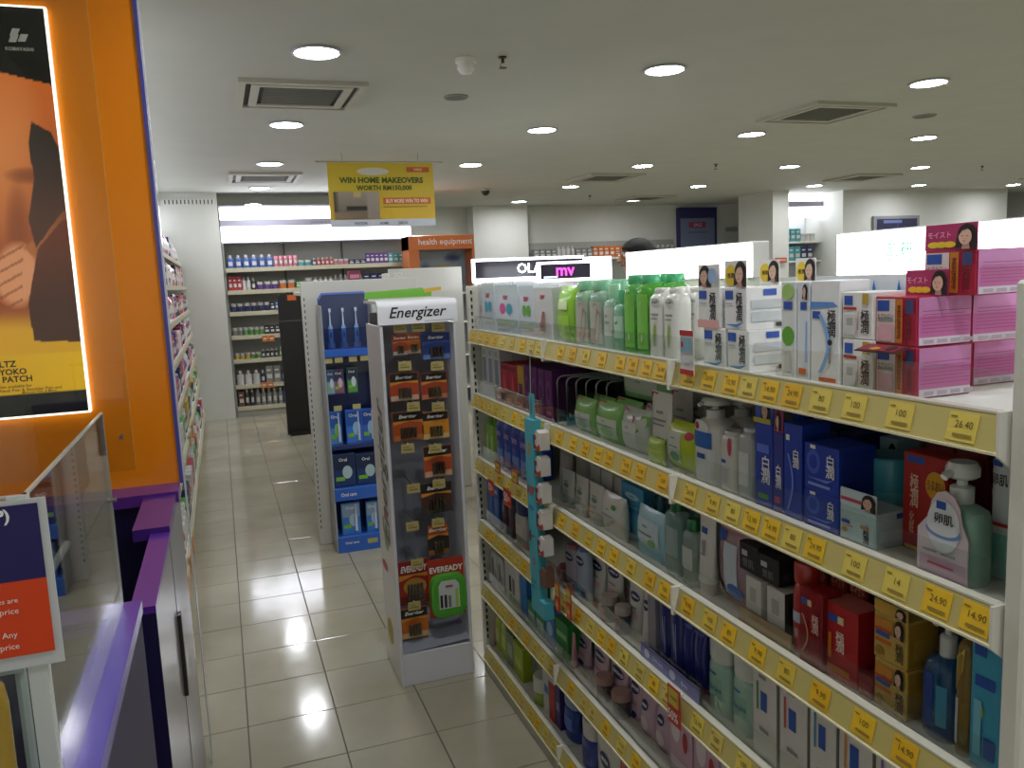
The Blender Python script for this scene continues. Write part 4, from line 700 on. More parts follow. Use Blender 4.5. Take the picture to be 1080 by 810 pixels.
S(5, 672, 705, 738, lambda w, d, h: pouch(w, d, h, 'c9a9bc', oval(.5, .75, .22, .1) + [('e', .5, .4, .25, .15, P('d8c4cc')), ('r', .2, .15, .8, .22, P('b07a9a'))]), 'pink_pack', 'pink soft pack with navy oval on fifth shelf', 'pack', d=.05, n=2, x=.91)
S(5, 705, 760, 760, lambda w, d, h: carton(w, d, h, 'c9a4b8', [('e', .3, .7, .2, .2, P('e0d0d6')), ('e', .72, .6, .1, .14, RED), ('r', .1, .1, .9, .3, P('d8c4cc'))]), 'pink_pack', 'pink and white pack by the half price tag', 'pack', d=.05, n=2, x=.905)
S(5, 760, 900, 775, lambda w, d, h: carton(w, d, h, 'c4b4bc', [('r', .1, .2, .9, .6, P('b08aa0')), ('e', .5, .75, .2, .12, NVY)]), 'pink_pack', 'dusky pink pack along the near half of fifth shelf', 'pack', d=.05, n=4, x=.905)

# ------------------------------------------------------------------ base shelf
S(6, 515, 519, 643, lambda w, d, h: tube_(w, d, h, 'c88a98', 'b86a80', (), capf=.1), 'pink_tube', 'pink tube at the far end of base shelf', 'tube', d=.035)
S(6, 519, 534, 645, lambda w, d, h: bottle(w, d, h, 'a9bf2c', 'c4cabc', [('r', .2, .3, .8, .7, P('c8d67c'))]), 'lime_bottle', 'lime bottle with pale cap on base shelf', 'bottle', n=2, d=.035, deep=2)
S(6, 534, 542, 668, lambda w, d, h: carton(w, d, h, '7a8a6a', [('r', .2, .3, .8, .7, P('a9b89a'))]), 'olive_carton', 'dull olive carton on base shelf', 'carton', d=.05)
S(6, 541, 552, 680, lambda w, d, h: carton(w, d, h, 'a3b81e', [('r', .2, .3, .8, .6, P('c0cc5a'))], top='c4d83a'), 'lime_carton', 'lime green carton on base shelf', 'carton', d=.06, deep=2, n=1)
S(6, 558, 572, 692, lambda w, d, h: carton(w, d, h, mat('a9b0a4', .2, 'tint'), (), top='b83028'), 'red_top_box', 'clear box with a red top on base shelf', 'box', d=.06, n=2, x=.93)
S(6, 556, 571, 714, lambda w, d, h: jar(w, d, h, '8fa83a', 'd0d2c8', (), lidf=.5), 'round_jar', 'white lidded green jar at base shelf edge', 'jar', x=.885, gap=.62)
S(6, 573, 586, 712, lambda w, d, h: carton(w, d, h, 'c9c8c2', [('r', .0, 0, .5, 1, P('c4c4be')), ('r', .1, .5, .45, .7, P('4a7ab0')), ('r', .5, .0, 1, .9, P('b02820'))], [('r', 0, 0, 1, 1, P('9a1c18'))]), 'red_white_carton', 'red and white carton on base shelf', 'carton', d=.05)
S(6, 586, 591, 722, lambda w, d, h: carton(w, d, h, '3a2a6a', [('r', .2, .4, .8, .6, P('8a7ab8'))]), 'violet_carton', 'dark violet carton beside blue bottles', 'carton', d=.05)
for u0, u1, vt, x_, lab in ((590, 606, 733, .905, 'blue round bottle with grey cap on base shelf'), (607, 622, 744, .96, 'blue round bottle set back on base shelf')):
    S(6, u0, u1, vt, lambda w, d, h: bottle(w, d, h, mat('2a4fae', .2, 'tint'), '7a94b8', [('r', .2, .3, .8, .7, P('4a6ac0'))], body=.75, capw=.9, sup=2), 'blue_bottle', lab, 'bottle', d=.05, x=x_)
S(6, 609, 625, 760, lambda w, d, h: bottle(w, d, h, '2a3a9a', 'd0d0cc', [('r', .2, .3, .8, .7, P('1c2a7a'))], body=.66, capw=.85, sup=2.2), 'blue_bottle', 'royal blue bottle with a tall white cap', 'bottle', d=.05, x=.89)
S(6, 624, 652, 770, lambda w, d, h: pouch(w, d, h, 'cfcdc8', oval(.55, .55, .2, .12) + [('p', [(.1, .2), (.4, .2), (.3, .7)], P('a9a9a8'))]), 'white_pack', 'white pack with navy oval on base shelf', 'pack', d=.05, x=.89)
S(6, 655, 662, 776, lambda w, d, h: carton(w, d, h, 'b03038', [('r', .2, .2, .8, .8, P('c8645c'))]), 'red_carton', 'thin red carton at the near part of base shelf', 'carton', d=.05)
S(6, 664, 760, 800, lambda w, d, h: carton(w, d, h, '8a8fb0', [('r', .2, .3, .8, .7, P('4a5aa0'))]), 'lilac_carton', 'lilac carton along the near half of base shelf', 'carton', d=.06, n=4)

# ------------------------------------------------------------------ promo tags and the hanging strip
def promo(u, v, x, w, h, label, decs, rot=0):
    p = at_x(u, v, x); t = thing('promo_tag', label, 'price tag', (x, p.y, p.z))
    t.rotation_euler = (rot, 0, 0)
    MB().box(-.001, .001, -w/2, w/2, -h/2, h/2, P('b8301c')).obj('card', t)
    MB().decs(decs, w, h, lambda a, b, e: (-.001-e, -a, b-h/2)).obj('print', t)
pd = [('r', .1, .55, .9, .95, P('c2a93a')), ('e', .5, .25, .34, .2, P('e07a1c')), ('t', .5, .25, .12, '20%', P('f0d0a0'), .5), ('r', .2, .7, .8, .74, P('7a6a24'))]
promo(588, 630, .842, .034, .085, 'red framed tag with orange disc beside the teal strip', pd); promo(600, 637, .842, .034, .09, 'red framed tag with orange disc past the teal strip', pd)
promo(711, 745, .842, .05, .085, 'red framed half price tag reading 50 percent', [('r', .1, .5, .9, .95, P('c2a93a')), ('t', .45, .24, .26, '50%', WHT, .8), ('r', .25, .7, .8, .74, P('7a6a24'))])
od = [('t', .35, .5, .55, '50', WHT, .5), ('t', .78, .5, .25, 'sen', P('f0c0a8'), .3), ('r', .05, .05, .95, .12, P('d8603c'))]
promo(518, 514, .846, .062, .05, 'orange red promo card hanging above blue cartons', od, .0); promo(535, 525, .844, .075, .058, 'orange red promo card hanging above dark bottles', od, .0)
fr_ = [('r', .12, .12, .88, .88, P('c2a93a')), ('r', .3, .4, .7, .6, P('8a7424'))]
promo(525, 493, .848, .052, .04, 'small red framed price tag on the third rail', fr_); promo(543, 503, .848, .06, .042, 'larger red framed price tag on the third rail', fr_)

teal = P('4aa7b4')
xs = .815; pa = at_x(566, 446, xs); pb_ = at_x(566, 640, xs); yc = at_x(560, 520, xs).y; top_, bot_ = pa.z, at_x(560, 640, xs).z
t = thing('hanging_display', 'tall narrow teal card display hanging before the shelves', 'display', (xs, yc, bot_)); Hd = top_-bot_
wA = .062
MB().box(.0, .028, -wA/2, wA/2, 0, Hd, teal).obj('column', t)
MB().box(.012, .014, -wA*.35, wA*.28, Hd, Hd+.075, teal).decs([('t', .5, .5, .6, '净\n肤', P('1d3a4a'), .3)], .04, .075, lambda a, b, e: (.012-e, -a, Hd+b)).obj('header_card', t)
MB().decs([('r', .25, .82, .6, .88, P('b08a3c')), ('t', .5, .64, .05, '10 OFF', P('b83a3c'), .9, .04), ('e', .5, .55, .35, .012, P('3a7ab0')), ('e', .25, .4, .12, .03, BLK), ('r', .45, .4, .8, .41, RED), ('t', .6, .27, .05, '特', P('b83a3c'), .3), ('r', .2, .16, .8, .17, P('2a7a90')), ('r', .2, .13, .7, .14, P('2a7a90'))], wA, Hd, lambda a, b, e: (-e, -a, b)).obj('print', t)
MB().tube([(.011, 0, Hd+.07), (.016, .004, Hd+.2), (.028, .002, 1.279-bot_)], .0012, mat('b8bcb8', .2, 'gloss'), 6).obj('hook_strap', t)
MB().box(-.0, .03, -wA/2-.042, -wA/2, 0, .05, teal).obj('tray', t)
for k, v in enumerate((466, 493, 521, 548, 575, 607)):
    z = at_x(576, v, xs+.02).z
    mb = MB(); y_ = 0
    mb.prism([(-.024, -.026), (.022, -.031), (.026, .008), (.002, .030), (-.024, .024)], -.014, .016, P('d5d0c8') if k < 5 else P('6a4a3c'), 'x')
    mb.decs([('p', [(.02, .06), (.98, .0), (1, .42), (.55, .22), (.02, .3)], P('b0301c')), ('r', .0, .1, .14, .8, P('2a2430')), ('r', .2, .55, .45, .8, P('8a2a24'))] if k < 5 else [], .046, .056, lambda a, b, e: (-.0145-e, -a, b-.03))
    o = mb.obj('snack_box'); o.location = (xs+.018, yc-wA/2-.0225, z); tag(o, 'small white box with red base held on the teal display' if k < 5 else 'brown empty looking box low on the teal display', 'box', 'little boxes on the teal display' if k < 5 else None)
# ------------------------------------------------------------------ battery display stand
silver = mat('c2c3c6', .45, 'gloss'); lt = mat('d6d6da', .4, 'gloss'); innr = mat('8d9098', .5, 'paint')
ex0, ex1, ey0, ey1 = .526, .810, 2.862, 3.14
def eb(px, py=None, y=None): return at_y(px, py, ey0 if y is None else y)
eH = 1.44
t = en = thing('battery_display', 'tall white battery display stand with curved header', 'display stand', ((ex0+ex1)/2, (ey0+ey1)/2, 0))
ox, oy = en.location.x, en.location.y
X0, X1, YF_, YB_ = ex0-ox, ex1-ox, ey0-oy, ey1-oy
th = .012
MB().cbox(X0, X0+th, YF_, YB_, 0, 1.36, lt, .002).obj('side_panel', en); MB().cbox(X1-th, X1, YF_, YB_, 0, 1.36, lt, .002).obj('side_panel', en)
MB().box(X0+th, X1-th, YB_-.02, YB_-.005, .05, 1.40, innr).obj('back_panel', en)
zb = at_y(455, 672, ey0).z
MB().cbox(X0+th-.001, X1-th+.001, YF_+.002, YB_-.02, 0, zb-.05, lt, .002).obj('base_box', en)
MB().add([(X0+th, YF_+.003, zb-.05), (X1-th, YF_+.003, zb-.035), (X1-th, YB_-.03, zb+.02), (X0+th, YB_-.03, zb+.02)], [(0, 1, 2, 3)], innr).obj('base_slope', en)
# curved header
zh0 = at_y(440, 341, ey0).z; n = 8
pr_ = [(YF_-.004, zh0), (YF_-.004, 1.425)] + [(YF_-.004+.03*(1-cos(a*pi/2/n)), 1.425+.022*sin(a*pi/2/n)) for a in range(1, n+1)] + [(YB_, 1.447), (YB_, 1.437), (YF_+.03, 1.437), (YF_+.006, 1.42), (YF_+.006, zh0)]
MB().prism(pr_, X0-.004, X1+.004, mat('efeff4', .35, 'gloss'), 'x').obj('header', en)
Wh = X1-X0; fn = lambda a, b, e: (a, YF_-.0045-e, zh0+b)
MB().decs([('t', .5, .5, .70, 'Energizer', mat('1b1b1e', .3), .84, .012, .3), ('r', .58, .1, .96, .12, mat('7a7a84'))], Wh, 1.435-zh0, fn).obj('lettering', en)
MB().prism([(X0+.0, 1.452), (X0+.005, 1.478), (X1-.055, 1.487), (X1-.045, 1.474), (X1-.02, 1.47), (X1-.02, 1.452)], YB_-.01, YB_+.004, mat('6aae2e', .4, 'gloss'), 'y').obj('green_topper', en)
MB().prism([(X1-.05, 1.466), (X1+.02, 1.474), (X1+.02, 1.488), (X1-.05, 1.482)], YB_-.012, YB_-.01, P('c8a83a'), 'y').obj('gold_tip', en)
# side lettering reads up the left panel
vs_, fs, asp = text2d('Energizer', .014, .3); Ls = at_x(408, 425, ex0).z - at_x(412, 577, ex0).z; zs0 = at_x(412, 577, ex0).z; q = Ls/asp
MB().add([(X0-.0008, YF_+.10+y*q*1.25, zs0+(x+asp/2)*q) for x, y in vs_], fs, mat('1b1b1e', .3)).obj('side_lettering', en)
MB().decs([('e', .3, .32, .2, .015, P('c4525a')), ('e', .55, .42, .16, .04, P('9ab08a')), ('e', .6, .5, .1, .02, P('b86a6a')), ('e', .4, .12, .2, .04, P('c9b04a'))], YB_-YF_, 1.3, lambda a, b, e: (X0-.0004-e*.2, -a, b)).obj('side_print', en)
# peg hooks with price flags, cards hanging
yc_ = YF_+.07
peg = MB().tube([(0, .15, 0), (0, 0, 0), (0, -.006, .006)], .0025, mat('9a9ca0', .3, 'metal'), 6).mesh('peg')
flag = MB().box(-.024, .024, -.002, 0, -.034, .0, P('b8a766')).decs([('r', .15, .3, .85, .42, P('7d7040')), ('r', .15, .6, .6, .7, P('8d8050'))], .048, .034, lambda a, b, e: (a, -.002-e, b-.034)).mesh('price_flag')
def pegflag(u, v):
    p = at_y(u, v, ey0+.045); o = link('peg', peg, en); o.location = wp(en, p.x, ey0+.05, p.z+.017); f = link('price_flag', flag, o); f.location = (0, -.006, .004)
    return p
for u, v in ((422, 347), (441, 346), (462, 346), (427, 387), (461, 387), (436, 430), (462, 430), (430, 474), (459, 474), (436, 516), (463, 511), (435, 556), (462, 552), (440, 595), (437, 640)): pegflag(u, v)
def bcard(u0, u1, v0, v1, label, top, mid, low, word='Energizer', extra=()):
    u1 = min(u1, 476)
    a = at_y(u0, v1, ey0+.06); b = at_y(u1, v0, ey0+.06); w = b.x-a.x; zb_ = at_y((u0+u1)/2, v1, ey0+.06).z; h = at_y((u0+u1)/2, v0, ey0+.06).z-zb_
    o = thing('battery_pack', label, 'battery pack', ((a.x+b.x)/2, ey0+.062, zb_))
    MB().cbox(-w/2, w/2, 0, .0012, 0, h, P(mid), .0004).obj('card', o)
    dec = [('r', .02, .68, .98, .98, P(top)), ('p', [(.02, .55), (.5, .66), (.98, .6), (.98, .70), (.02, .68)], P('d98a2c')), ('r', .02, .02, .98, .2, P(low)), ('t', .5, .82, .15, word, WHT, .85, .03, .3)] + list(extra)
    MB().decs(dec, w, h, lambda a_, b_2, e: (a_, -e, b_2)).obj('print', o)
    k = max(2, int(w/.022)); cell = MB()
    cell.lathe([(.004, .11*h), (.0055, .12*h), (.0055, .45*h), (.003, .46*h), (.003, .48*h)], mat('6a5a4c', .3, 'metal'), 10)
    cm = cell.mesh('battery_cell')
    for i in range(k):
        c = link('battery_cell', cm, o); c.location = ((i-(k-1)/2)*.0125, -.007, 0)
    MB().box(-k*.0068, k*.0068, -.0145, -.0135, .06*h, .52*h, CLEAR).obj('blister', o)
bcard(415, 429, 353, 375, 'small red and white battery card on the top pegs', 'a83018', 'c24a20', 'd0c8c0'); bcard(430, 443, 352, 373, 'small orange battery card on the top pegs', 'b84a18', 'c8702c', 'd8b49a')
bcard(446, 474, 351, 379, 'blue battery card on the top pegs', '243a7a', '2a4a9a', '6a84b8', extra=[('p', [(.02, .55), (.5, .66), (.98, .6), (.98, .70), (.02, .68)], P('3a66b8'))])
bcard(412, 441, 393, 423, 'black and orange battery card on the second pegs, brighter flame', '1f1a18', 'b0421a', 'c8a890'); bcard(445, 471, 393, 421, 'black and orange battery card on the second pegs beside panel', '1f1a18', 'a03a1c', 'b87858')
bcard(415, 446, 434, 465, 'black and orange battery card on the third pegs', '1f1a18', 'b04a18', 'b86a30'); bcard(446, 473, 434, 463, 'yellow and orange battery card on the third pegs', '1f1a18', 'd08a20', 'd8b070')
bcard(448, 476, 470, 503, 'orange battery card hanging alone on the fourth pegs', '1f1a18', 'b0481c', 'c8a080'); bcard(445, 476, 509, 541, 'dark brown battery card with two fat cells', '1f1a18', '4a2c20', '3c3430')
bcard(452, 473, 553, 586, 'orange and black card above the green charger', 'b0501c', '2a2420', '8a5a34'); bcard(422, 453, 591, 637, 'red and gold battery card low on the stand', '8a1c14', '9a2a18', '6a1814', 'EVEREADY', [('e', .5, .4, .36, .2, P('b8862c'))])
bcard(424, 451, 641, 673, 'orange and white battery card lowest on the stand', '1f1a18', 'c4661c', 'c8a870')
a = at_y(454, 651, ey0+.055); b = at_y(489, 584, ey0+.055); o = thing('battery_charger', 'bright green blister packed battery charger', 'charger', ((a.x+b.x)/2-.004, ey0+.04, a.z)); w, h = b.x-a.x, b.z-a.z
MB().cbox(-w/2, w/2, 0, .0015, h*.0, h, P('a83018'), .0004).obj('card', o); MB().decs([('t', .5, .82, .1, 'EVEREADY', WHT, .9, .03)], w, h, lambda a_, b_2, e: (a_, -e, b_2)).obj('print', o)
MB().loft([ring(w*.49, h*.37, 0, 24, 4, 0, h*.38), ring(w*.47, h*.36, .025, 24, 4, 0, h*.38), ring(w*.40, h*.30, .028, 24, 4, 0, h*.38)], G('4aa22c')).obj('shell', o).rotation_euler = (pi/2, 0, 0)
MB().decs([('p', [(.22, .18), (.78, .18), (.78, .58), (.68, .66), (.3, .66), (.22, .58)], P('c4cac4')), ('r', .25, .2, .32, .42, BLK), ('r', .36, .2, .43, .42, BLK), ('r', .47, .2, .54, .4, P('6a7a6a')), ('r', .4, .54, .6, .58, P('a84a6a')), ('r', .66, .2, .74, .5, P('a9c84a'))], w, h, lambda a_, b_2, e: (a_, -.0285-e, b_2)).obj('inset', o)
# small round ended side card behind the stand
p = at_y(398, 440, 3.2)

# ------------------------------------------------------------------ toothbrush display stand (blue)
oy0, oy1 = 4.52, 4.69; bx0 = at_y(348, 450, oy0).x - .01; bx1 = bx0+.30
ob = thing('toothbrush_display', 'tall blue electric toothbrush display stand with shelves', 'display stand', ((bx0+bx1)/2, (oy0+oy1)/2, 0)); cx = ob.location.x; cy = ob.location.y
bx0, bx1 = .512, .80; cx = (bx0+bx1)/2; ob.location.x = cx; L0, L1, F0, B0 = bx0-cx, bx1-cx, oy0-cy, oy1-cy
blu = mat('1f50a8', .4, 'gloss'); dblu = mat('16306e', .4, 'gloss'); sideg = mat('9aa2a4', .45, 'gloss')
MB().cbox(L0, L0+.01, F0, B0, 0, 1.40, sideg, .002).obj('side_panel', ob); MB().cbox(L1-.01, L1, F0, B0, 0, 1.40, sideg, .002).obj('side_panel', ob)
MB().box(L0+.01, L1-.01, B0-.012, B0, 0, 1.44, dblu).obj('back_panel', ob)
hz = lambda v: at_y(365, v, oy0).z
MB().prism([(L0+.004, hz(396)), (L1-.004, hz(396)), (L1-.004, 1.42), (L1-.03, 1.46), (L0+.03, 1.46), (L0+.004, 1.42)], B0-.06, B0-.05, mat('3c4668', .3, 'gloss'), 'y').obj('top_board', ob)
MB().prism([(L0+.0, 1.43), (L0+.026, 1.468), (L1-.026, 1.468), (L1, 1.43), (L1-.012, 1.43), (L1-.03, 1.456), (L0+.03, 1.456), (L0+.012, 1.43)], B0-.064, B0-.04, mat('5a78c8', .3, 'gloss'), 'y').obj('arch_trim', ob)
for za, zb_, nm in ((hz(373), hz(363), 'shelf'), (hz(522), hz(513), 'shelf'), (hz(584), hz(568), 'shelf')): pass
MB().cbox(L0+.008, L1-.008, F0-.004, B0-.012, hz(376), hz(368), mat('2460c0', .35, 'gloss'), .002).obj('shelf', ob)
MB().cbox(L0+.008, L1-.008, F0-.006, B0-.012, hz(528), hz(515), mat('2460c0', .35, 'gloss'), .002).decs([('t', .3, .5, .3, 'Oral care', WHT, .3)], L1-L0, hz(515)-hz(528), lambda a_, b_2, e: (a_, F0-.006-e, hz(528)+b_2)).obj('shelf', ob)
MB().cbox(L0+.008, L1-.008, F0-.006, B0-.012, .0, hz(566), mat('2460c0', .35, 'gloss'), .002).decs([('t', .3, .6, .16, 'Oral care', WHT, .3), ('r', .6, .4, .8, .7, P('a9a468'))], L1-L0, hz(566), lambda a_, b_2, e: (a_, F0-.006-e, b_2)).obj('base', ob)
MB().cbox(L0+.008, L1-.008, F0+.05, B0-.012, hz(476), hz(471), dblu, .002).obj('shelf', ob)
MB().box(L0+.012, L1-.012, F0, F0+.002, hz(368), hz(346), mat('b9cce8', .05, 'clear')).obj('front_fence', ob)
for k in range(3):
    x = L0+.06+k*.072
    o = thing('toothbrush', 'pale blue electric toothbrush standing on the display top', 'toothbrush', (cx+x, oy0+.075, hz(362)+.001), 0, 'sample toothbrushes on the blue display')
    MB().lathe([(.011, 0), (.013, .01), (.0125, .085), (.008, .1)], mat('8fb4dc', .3, 'gloss'), 14).obj('handle', o)
    MB().lathe([(.0055, .1), (.004, .15), (.0038, .175)], mat('c4d4e4', .3, 'gloss'), 12).obj('neck', o)
    MB().box(-.006, .006, -.012, .004, .172, .192, mat('d0dce8', .4)).obj('brush_head', o)
    MB().box(-.004, .004, -.0135, -.0125, .03, .06, mat('24489c')).obj('button', o)
    MB().lathe([(.02, hz(368)-hz(362)), (.02, 0)], mat('b9cce8', .1, 'tint'), 14).obj('cup', o)
pk_ = lambda c1, c2, c3: [('r', .05, .55, .95, .95, P(c1)), ('r', .05, .05, .95, .5, P(c2)), ('e', .62, .45, .22, .2, P(c3)), ('t', .45, .84, .1, 'Oral', WHT, .6), ('r', .1, .2, .5, .32, P('7ab83a'))]
def opack(u0, u1, v0, v1, name, label, col, decs, d=.03, group=None, brush=False):
    y = oy0+.03; a = at_y(u0, v1, y); b = at_y(u1, v0, y); w, h = b.x-a.x, b.z-a.z
    base = {'brush_carton': hz(515)+.0006, 'brush_card': None, 'brush_pack': (hz(471) if v0 < 500 else hz(566))+.0006}[name]; y2 = y+(.025 if name == 'brush_pack' and v0 < 500 else 0)
    if base: h = a.z+h-base; a.z = base
    a.x = max(a.x, bx0+.013); b.x = min(max(b.x, a.x+.03), bx1-.012); w = b.x-a.x
    parts = carton(w, d, h, col, decs)
    if brush: parts.append(('brush', MB().lathe([(.008, h*.1), (.008, h*.55), (.004, h*.65), (.004, h*.95)], mat('c9d6e4', .3, 'gloss'), 10, w*.25, -.004)))
    spawn(parts, name, label, 'pack', group, [((a.x+b.x)/2, y2, a.z)], 0)
ofl = MB().box(-.022, .022, -.002, 0, -.028, 0, P('b4ab72')).mesh('price_flag')
for u, v in ((346, 378), (357, 377), (372, 376), (384, 375), (356, 428), (376, 426)):
    p = at_y(u, v, oy0+.005); f = link('price_flag', ofl, ob); f.location = (p.x-cx, F0+.004, p.z)
opack(342, 352, 390, 417, 'brush_card', 'grey blue hanging brush card on blue display', '5a7a9c', pk_('34547a', '8aa4b8', 'c4d0d8')); opack(353, 362, 389, 416, 'brush_card', 'plum toned hanging brush card on blue display', '5a4a6c', pk_('34385a', '8a5a68', 'c4b0b8')); opack(367, 376, 387, 415, 'brush_card', 'green toned hanging brush card on blue display', '3a6a5c', pk_('24344a', '5a9a4a', 'c4d0d8'))
opack(347, 360, 434, 471, 'brush_pack', 'blue and green packed toothbrush on the middle tier', '2a6ab8', pk_('1f5ab0', '4a8ad0', '8ac45a'), brush=True); opack(367, 382, 432, 470, 'brush_pack', 'blue packed toothbrush on the middle tier', '2a6ad0', pk_('1f5ab0', '3a7ae0', '9ac4e8'), brush=True); opack(384, 396, 431, 469, 'brush_pack', 'blue packed toothbrush half behind white stand', '2a5ac0', pk_('1f4aa0', '3a6ac0', '9ac4e8'), brush=True)
opack(352, 374, 478, 514, 'brush_carton', 'dark navy toothbrush carton with pale ring', '16305a', pk_('14284a', '1c3a6a', 'b0c8cc'), d=.06); opack(377, 398, 477, 513, 'brush_carton', 'dark navy toothbrush carton beside white stand', '16305a', pk_('14284a', '1c3a6a', 'b0c8cc'), d=.06)
opack(362, 379, 529, 568, 'brush_pack', 'pale blue packed toothbrush on the lowest tier', '4a84c0', pk_('8aa4c0', '3a84d0', 'b0c8dc'), brush=True); opack(388, 398, 528, 566, 'brush_pack', 'pale blue packed toothbrush at the low tier edge', '4a84c0', pk_('8aa4c0', '3a84d0', 'b0c8dc'), brush=True)

# end panels of the shelving runs behind the stands
def slab(name, label, x0, x1, y0, y1, h, decs=()):
    t = thing(name, label, 'shelving', ((x0+x1)/2, (y0+y1)/2, 0)); w_, d_ = x1-x0, y1-y0
    MB().cbox(-w_/2, w_/2, -d_/2, -d_/2+.03, 0, h, mat('cfcfc6', .45, 'paint'), .003).obj('end_panel', t)
    MB().cbox(-w_/2+.33*(w_ > .5), -w_/2+.33*(w_ > .5)+.03, -d_/2+.03, d_/2, 0, h-.01, mat('c4c4ba', .45, 'paint'), .003).obj('side_board', t)
    for z in (.1, .45, .8, 1.15):
        MB().cbox(-w_/2+.33*(w_ > .5)+.03, w_/2*.96, -d_/2+.03, d_/2, z-.02, z, shelfm, .002).obj('shelf', t)
    MB().cbox(-w_/2, w_/2*.96, -d_/2+.03, -d_/2+.5, h-.08, h-.06, shelfm, .002).obj('top_shelf', t)
    sm = MB()
    for k in range(40): sm.box(-w_/2+.012, -w_/2+.018, -d_/2-.0005, -d_/2+.001, .1+k*.034, .118+k*.034, mat('55554e', .7))
    s2 = sm.obj('slot_strip', t); s2['kind'] = 'stuff'
    if decs: MB().decs(decs, w_, h, lambda a_, b_2, e: (a_, -d_/2-e, b_2)).obj('print', t)
    return t
e0 = at_y(326, 400, 4.72).x
slab('end_shelving', 'white shelving run behind the blue toothbrush stand', e0-.01, at_y(440, 300, 4.72).x, 4.72, 7.2, 1.535)
g0, g1 = at_y(384, 290, 5.6).x, at_y(487, 290, 5.6).x
slab('rear_shelving', 'taller white shelving run behind the battery stand', max(g0, 1.12), g1, 5.6, 7.6, zat(283, 1.3, 5.6), [('t', .12, .975, .02, 'SCI', P('e8e8e8'), .2)])
spawn(carton(.07, .05, .11, '7a2a44', [('r', .1, .6, .9, .8, P('b8788a'))]), 'plum_carton', 'plum carton standing atop shelving behind the toothbrush stand', 'carton', None, [(at_y(374, 290, 4.9).x, 4.9, 1.478)], 0)
# black standee near the back shelving
bl = mat('15140f', .55, 'paint'); y_ = 8.52; c0, c1 = .555, .86
t = thing('floor_standee', 'tall black floor standee with a small orange sticker', 'standee', ((c0+c1)/2, y_, 0)); w_ = c1-c0
MB().prism([(-w_/2+.0, 0), (w_/2, 0), (w_/2-.005, 1.40), (w_/2-.04, 1.45), (-w_/2+.03, 1.44), (-w_/2, 1.41)], -.02, .02, bl, 'y').obj('board', t)
MB().box(-w_/2-.002, w_/2, -.024, -.02, 1.16, 1.168, mat('5a5a52', .5)).obj('seam', t)
MB().box(-.055, .03, -.0215, -.02, 1.37, 1.425, P('c8601c')).obj('sticker', t)
MB().box(-w_/2+.02, w_/2-.02, -.12, .16, 0, .02, bl).obj('foot', t)

# hanging banner
by = 7.0; A = at_y(343, 171, by); B = at_y(455, 172, by); Cc = at_y(350, 240, by); w_ = (B.x-A.x); h_ = A.z-Cc.z; bxc = (A.x+B.x+.02)/2
t = thing('hanging_banner', 'yellow hanging contest banner with room photo over the aisle', 'banner', (bxc, by, Cc.z))
bm = MB().box(-w_/2, w_/2, 0, .004, 0, h_, P('c9b02c')); bm.obj('panel', t)
fnb = lambda a_, b_2, e: (a_, -e, b_2)
MB().decs([('r', 0, 0, 1, .115, P('c3c8d0')), ('r', 0, .115, 1, .5, P('cda821')), ('p', [(.62, .115), (1, .115), (1, .5), (.5, .5)], P('d0ac2a')), ('e', .42, .86, .15, .06, P('c9c4b8')), ('r', .74, .85, .96, .93, P('c05a2a')), ('t', .85, .89, .045, 'WIN!', P('e8c8a0'), .16),
           ('t', .5, .725, .095, 'WIN HOME MAKEOVERS', P('3c5a1c'), .84, .04), ('t', .52, .60, .095, 'WORTH RM150,000', P('4a5a1c'), .86, .04), ('r', .5, .35, .96, .45, P('c0662c')), ('t', .73, .4, .06, 'BUY MORE WIN TO WIN', P('f0e0c0'), .4), ('r', .5, .30, .92, .315, P('8a7a24')),
           ('t', .28, .055, .04, 'WATSONS', P('3c4450'), .12), ('t', .5, .055, .04, 'HOME', P('3c4450'), .08), ('t', .68, .055, .04, 'DECO', P('3c4450'), .1)], w_, h_, fnb).obj('print', t)
def room(s, tt):
    c = mixc((.36, .33, .29), (.62, .57, .50), tt)
    if s < .12: c = mixc((.2, .18, .16), c, .3+.7*sst(.04, .12, s))
    if .28 < s < .72 and .28 < tt < .5: c = (.16, .13, .11)
    if tt < .24: c = mixc((.52, .44, .34), (.4, .36, .3), s)
    if .45 < s < .62 and tt > .78: c = (.75, .66, .42)
    if s > .74: c = mixc(c, (.66, .62, .58), .5)
    return c
pr2 = grid_print('room_picture', t, w_*.42, h_*.42, 24, 18, lambda a_, b_2, e: (a_-w_*.25, -.012, b_2+h_*.125), room)
MB().tube([(-w_/2-.09, .002, h_+.004), (w_/2+.09, .002, h_+.004)], .007, mat('a8a294', .4, 'metal'), 8).obj('rod', t)
for sx in (-.36, .36): MB().tube([(sx*w_, .002, h_), (sx*w_, .002, CEIL-Cc.z)], .002, mat('8a8a84', .4, 'metal'), 6).obj('wire', t)

# ------------------------------------------------------------------ orange counter unit on the left
org = mat('f08a0c', .18, 'gloss'); pur = mat('451c7c', .35, 'gloss'); nav = mat('120b3c', .35, 'gloss'); gry = mat('74747f', .35, 'gloss'); lav = mat('3f2aa0', .32, 'gloss')
cu = thing('counter_unit', 'orange backed counter unit with purple ledges and grey side', 'counter', (-.45, 2.1, 0)); kx, ky = -.45, 2.1
def K(mb, name): return mb.obj(name, cu, (-kx, -ky, 0))
SX = -.166
K(MB().box(-.79, -.158, 2.62, 2.66, .935, 2.56, org), 'back_board')
K(MB().box(-.158, -.148, 2.615, 2.67, .935, 2.56, mat('4a4a96', .3, 'gloss')), 'edge_trim')
K(MB().box(-.148, -.144, 2.64, 2.67, 0, 2.56, mat('d0d0d4', .3, 'gloss')), 'white_edge')
K(MB().box(-.79, -.158, 2.50, 2.62, .905, .938, mat('561f80', .4, 'gloss')), 'back_ledge')
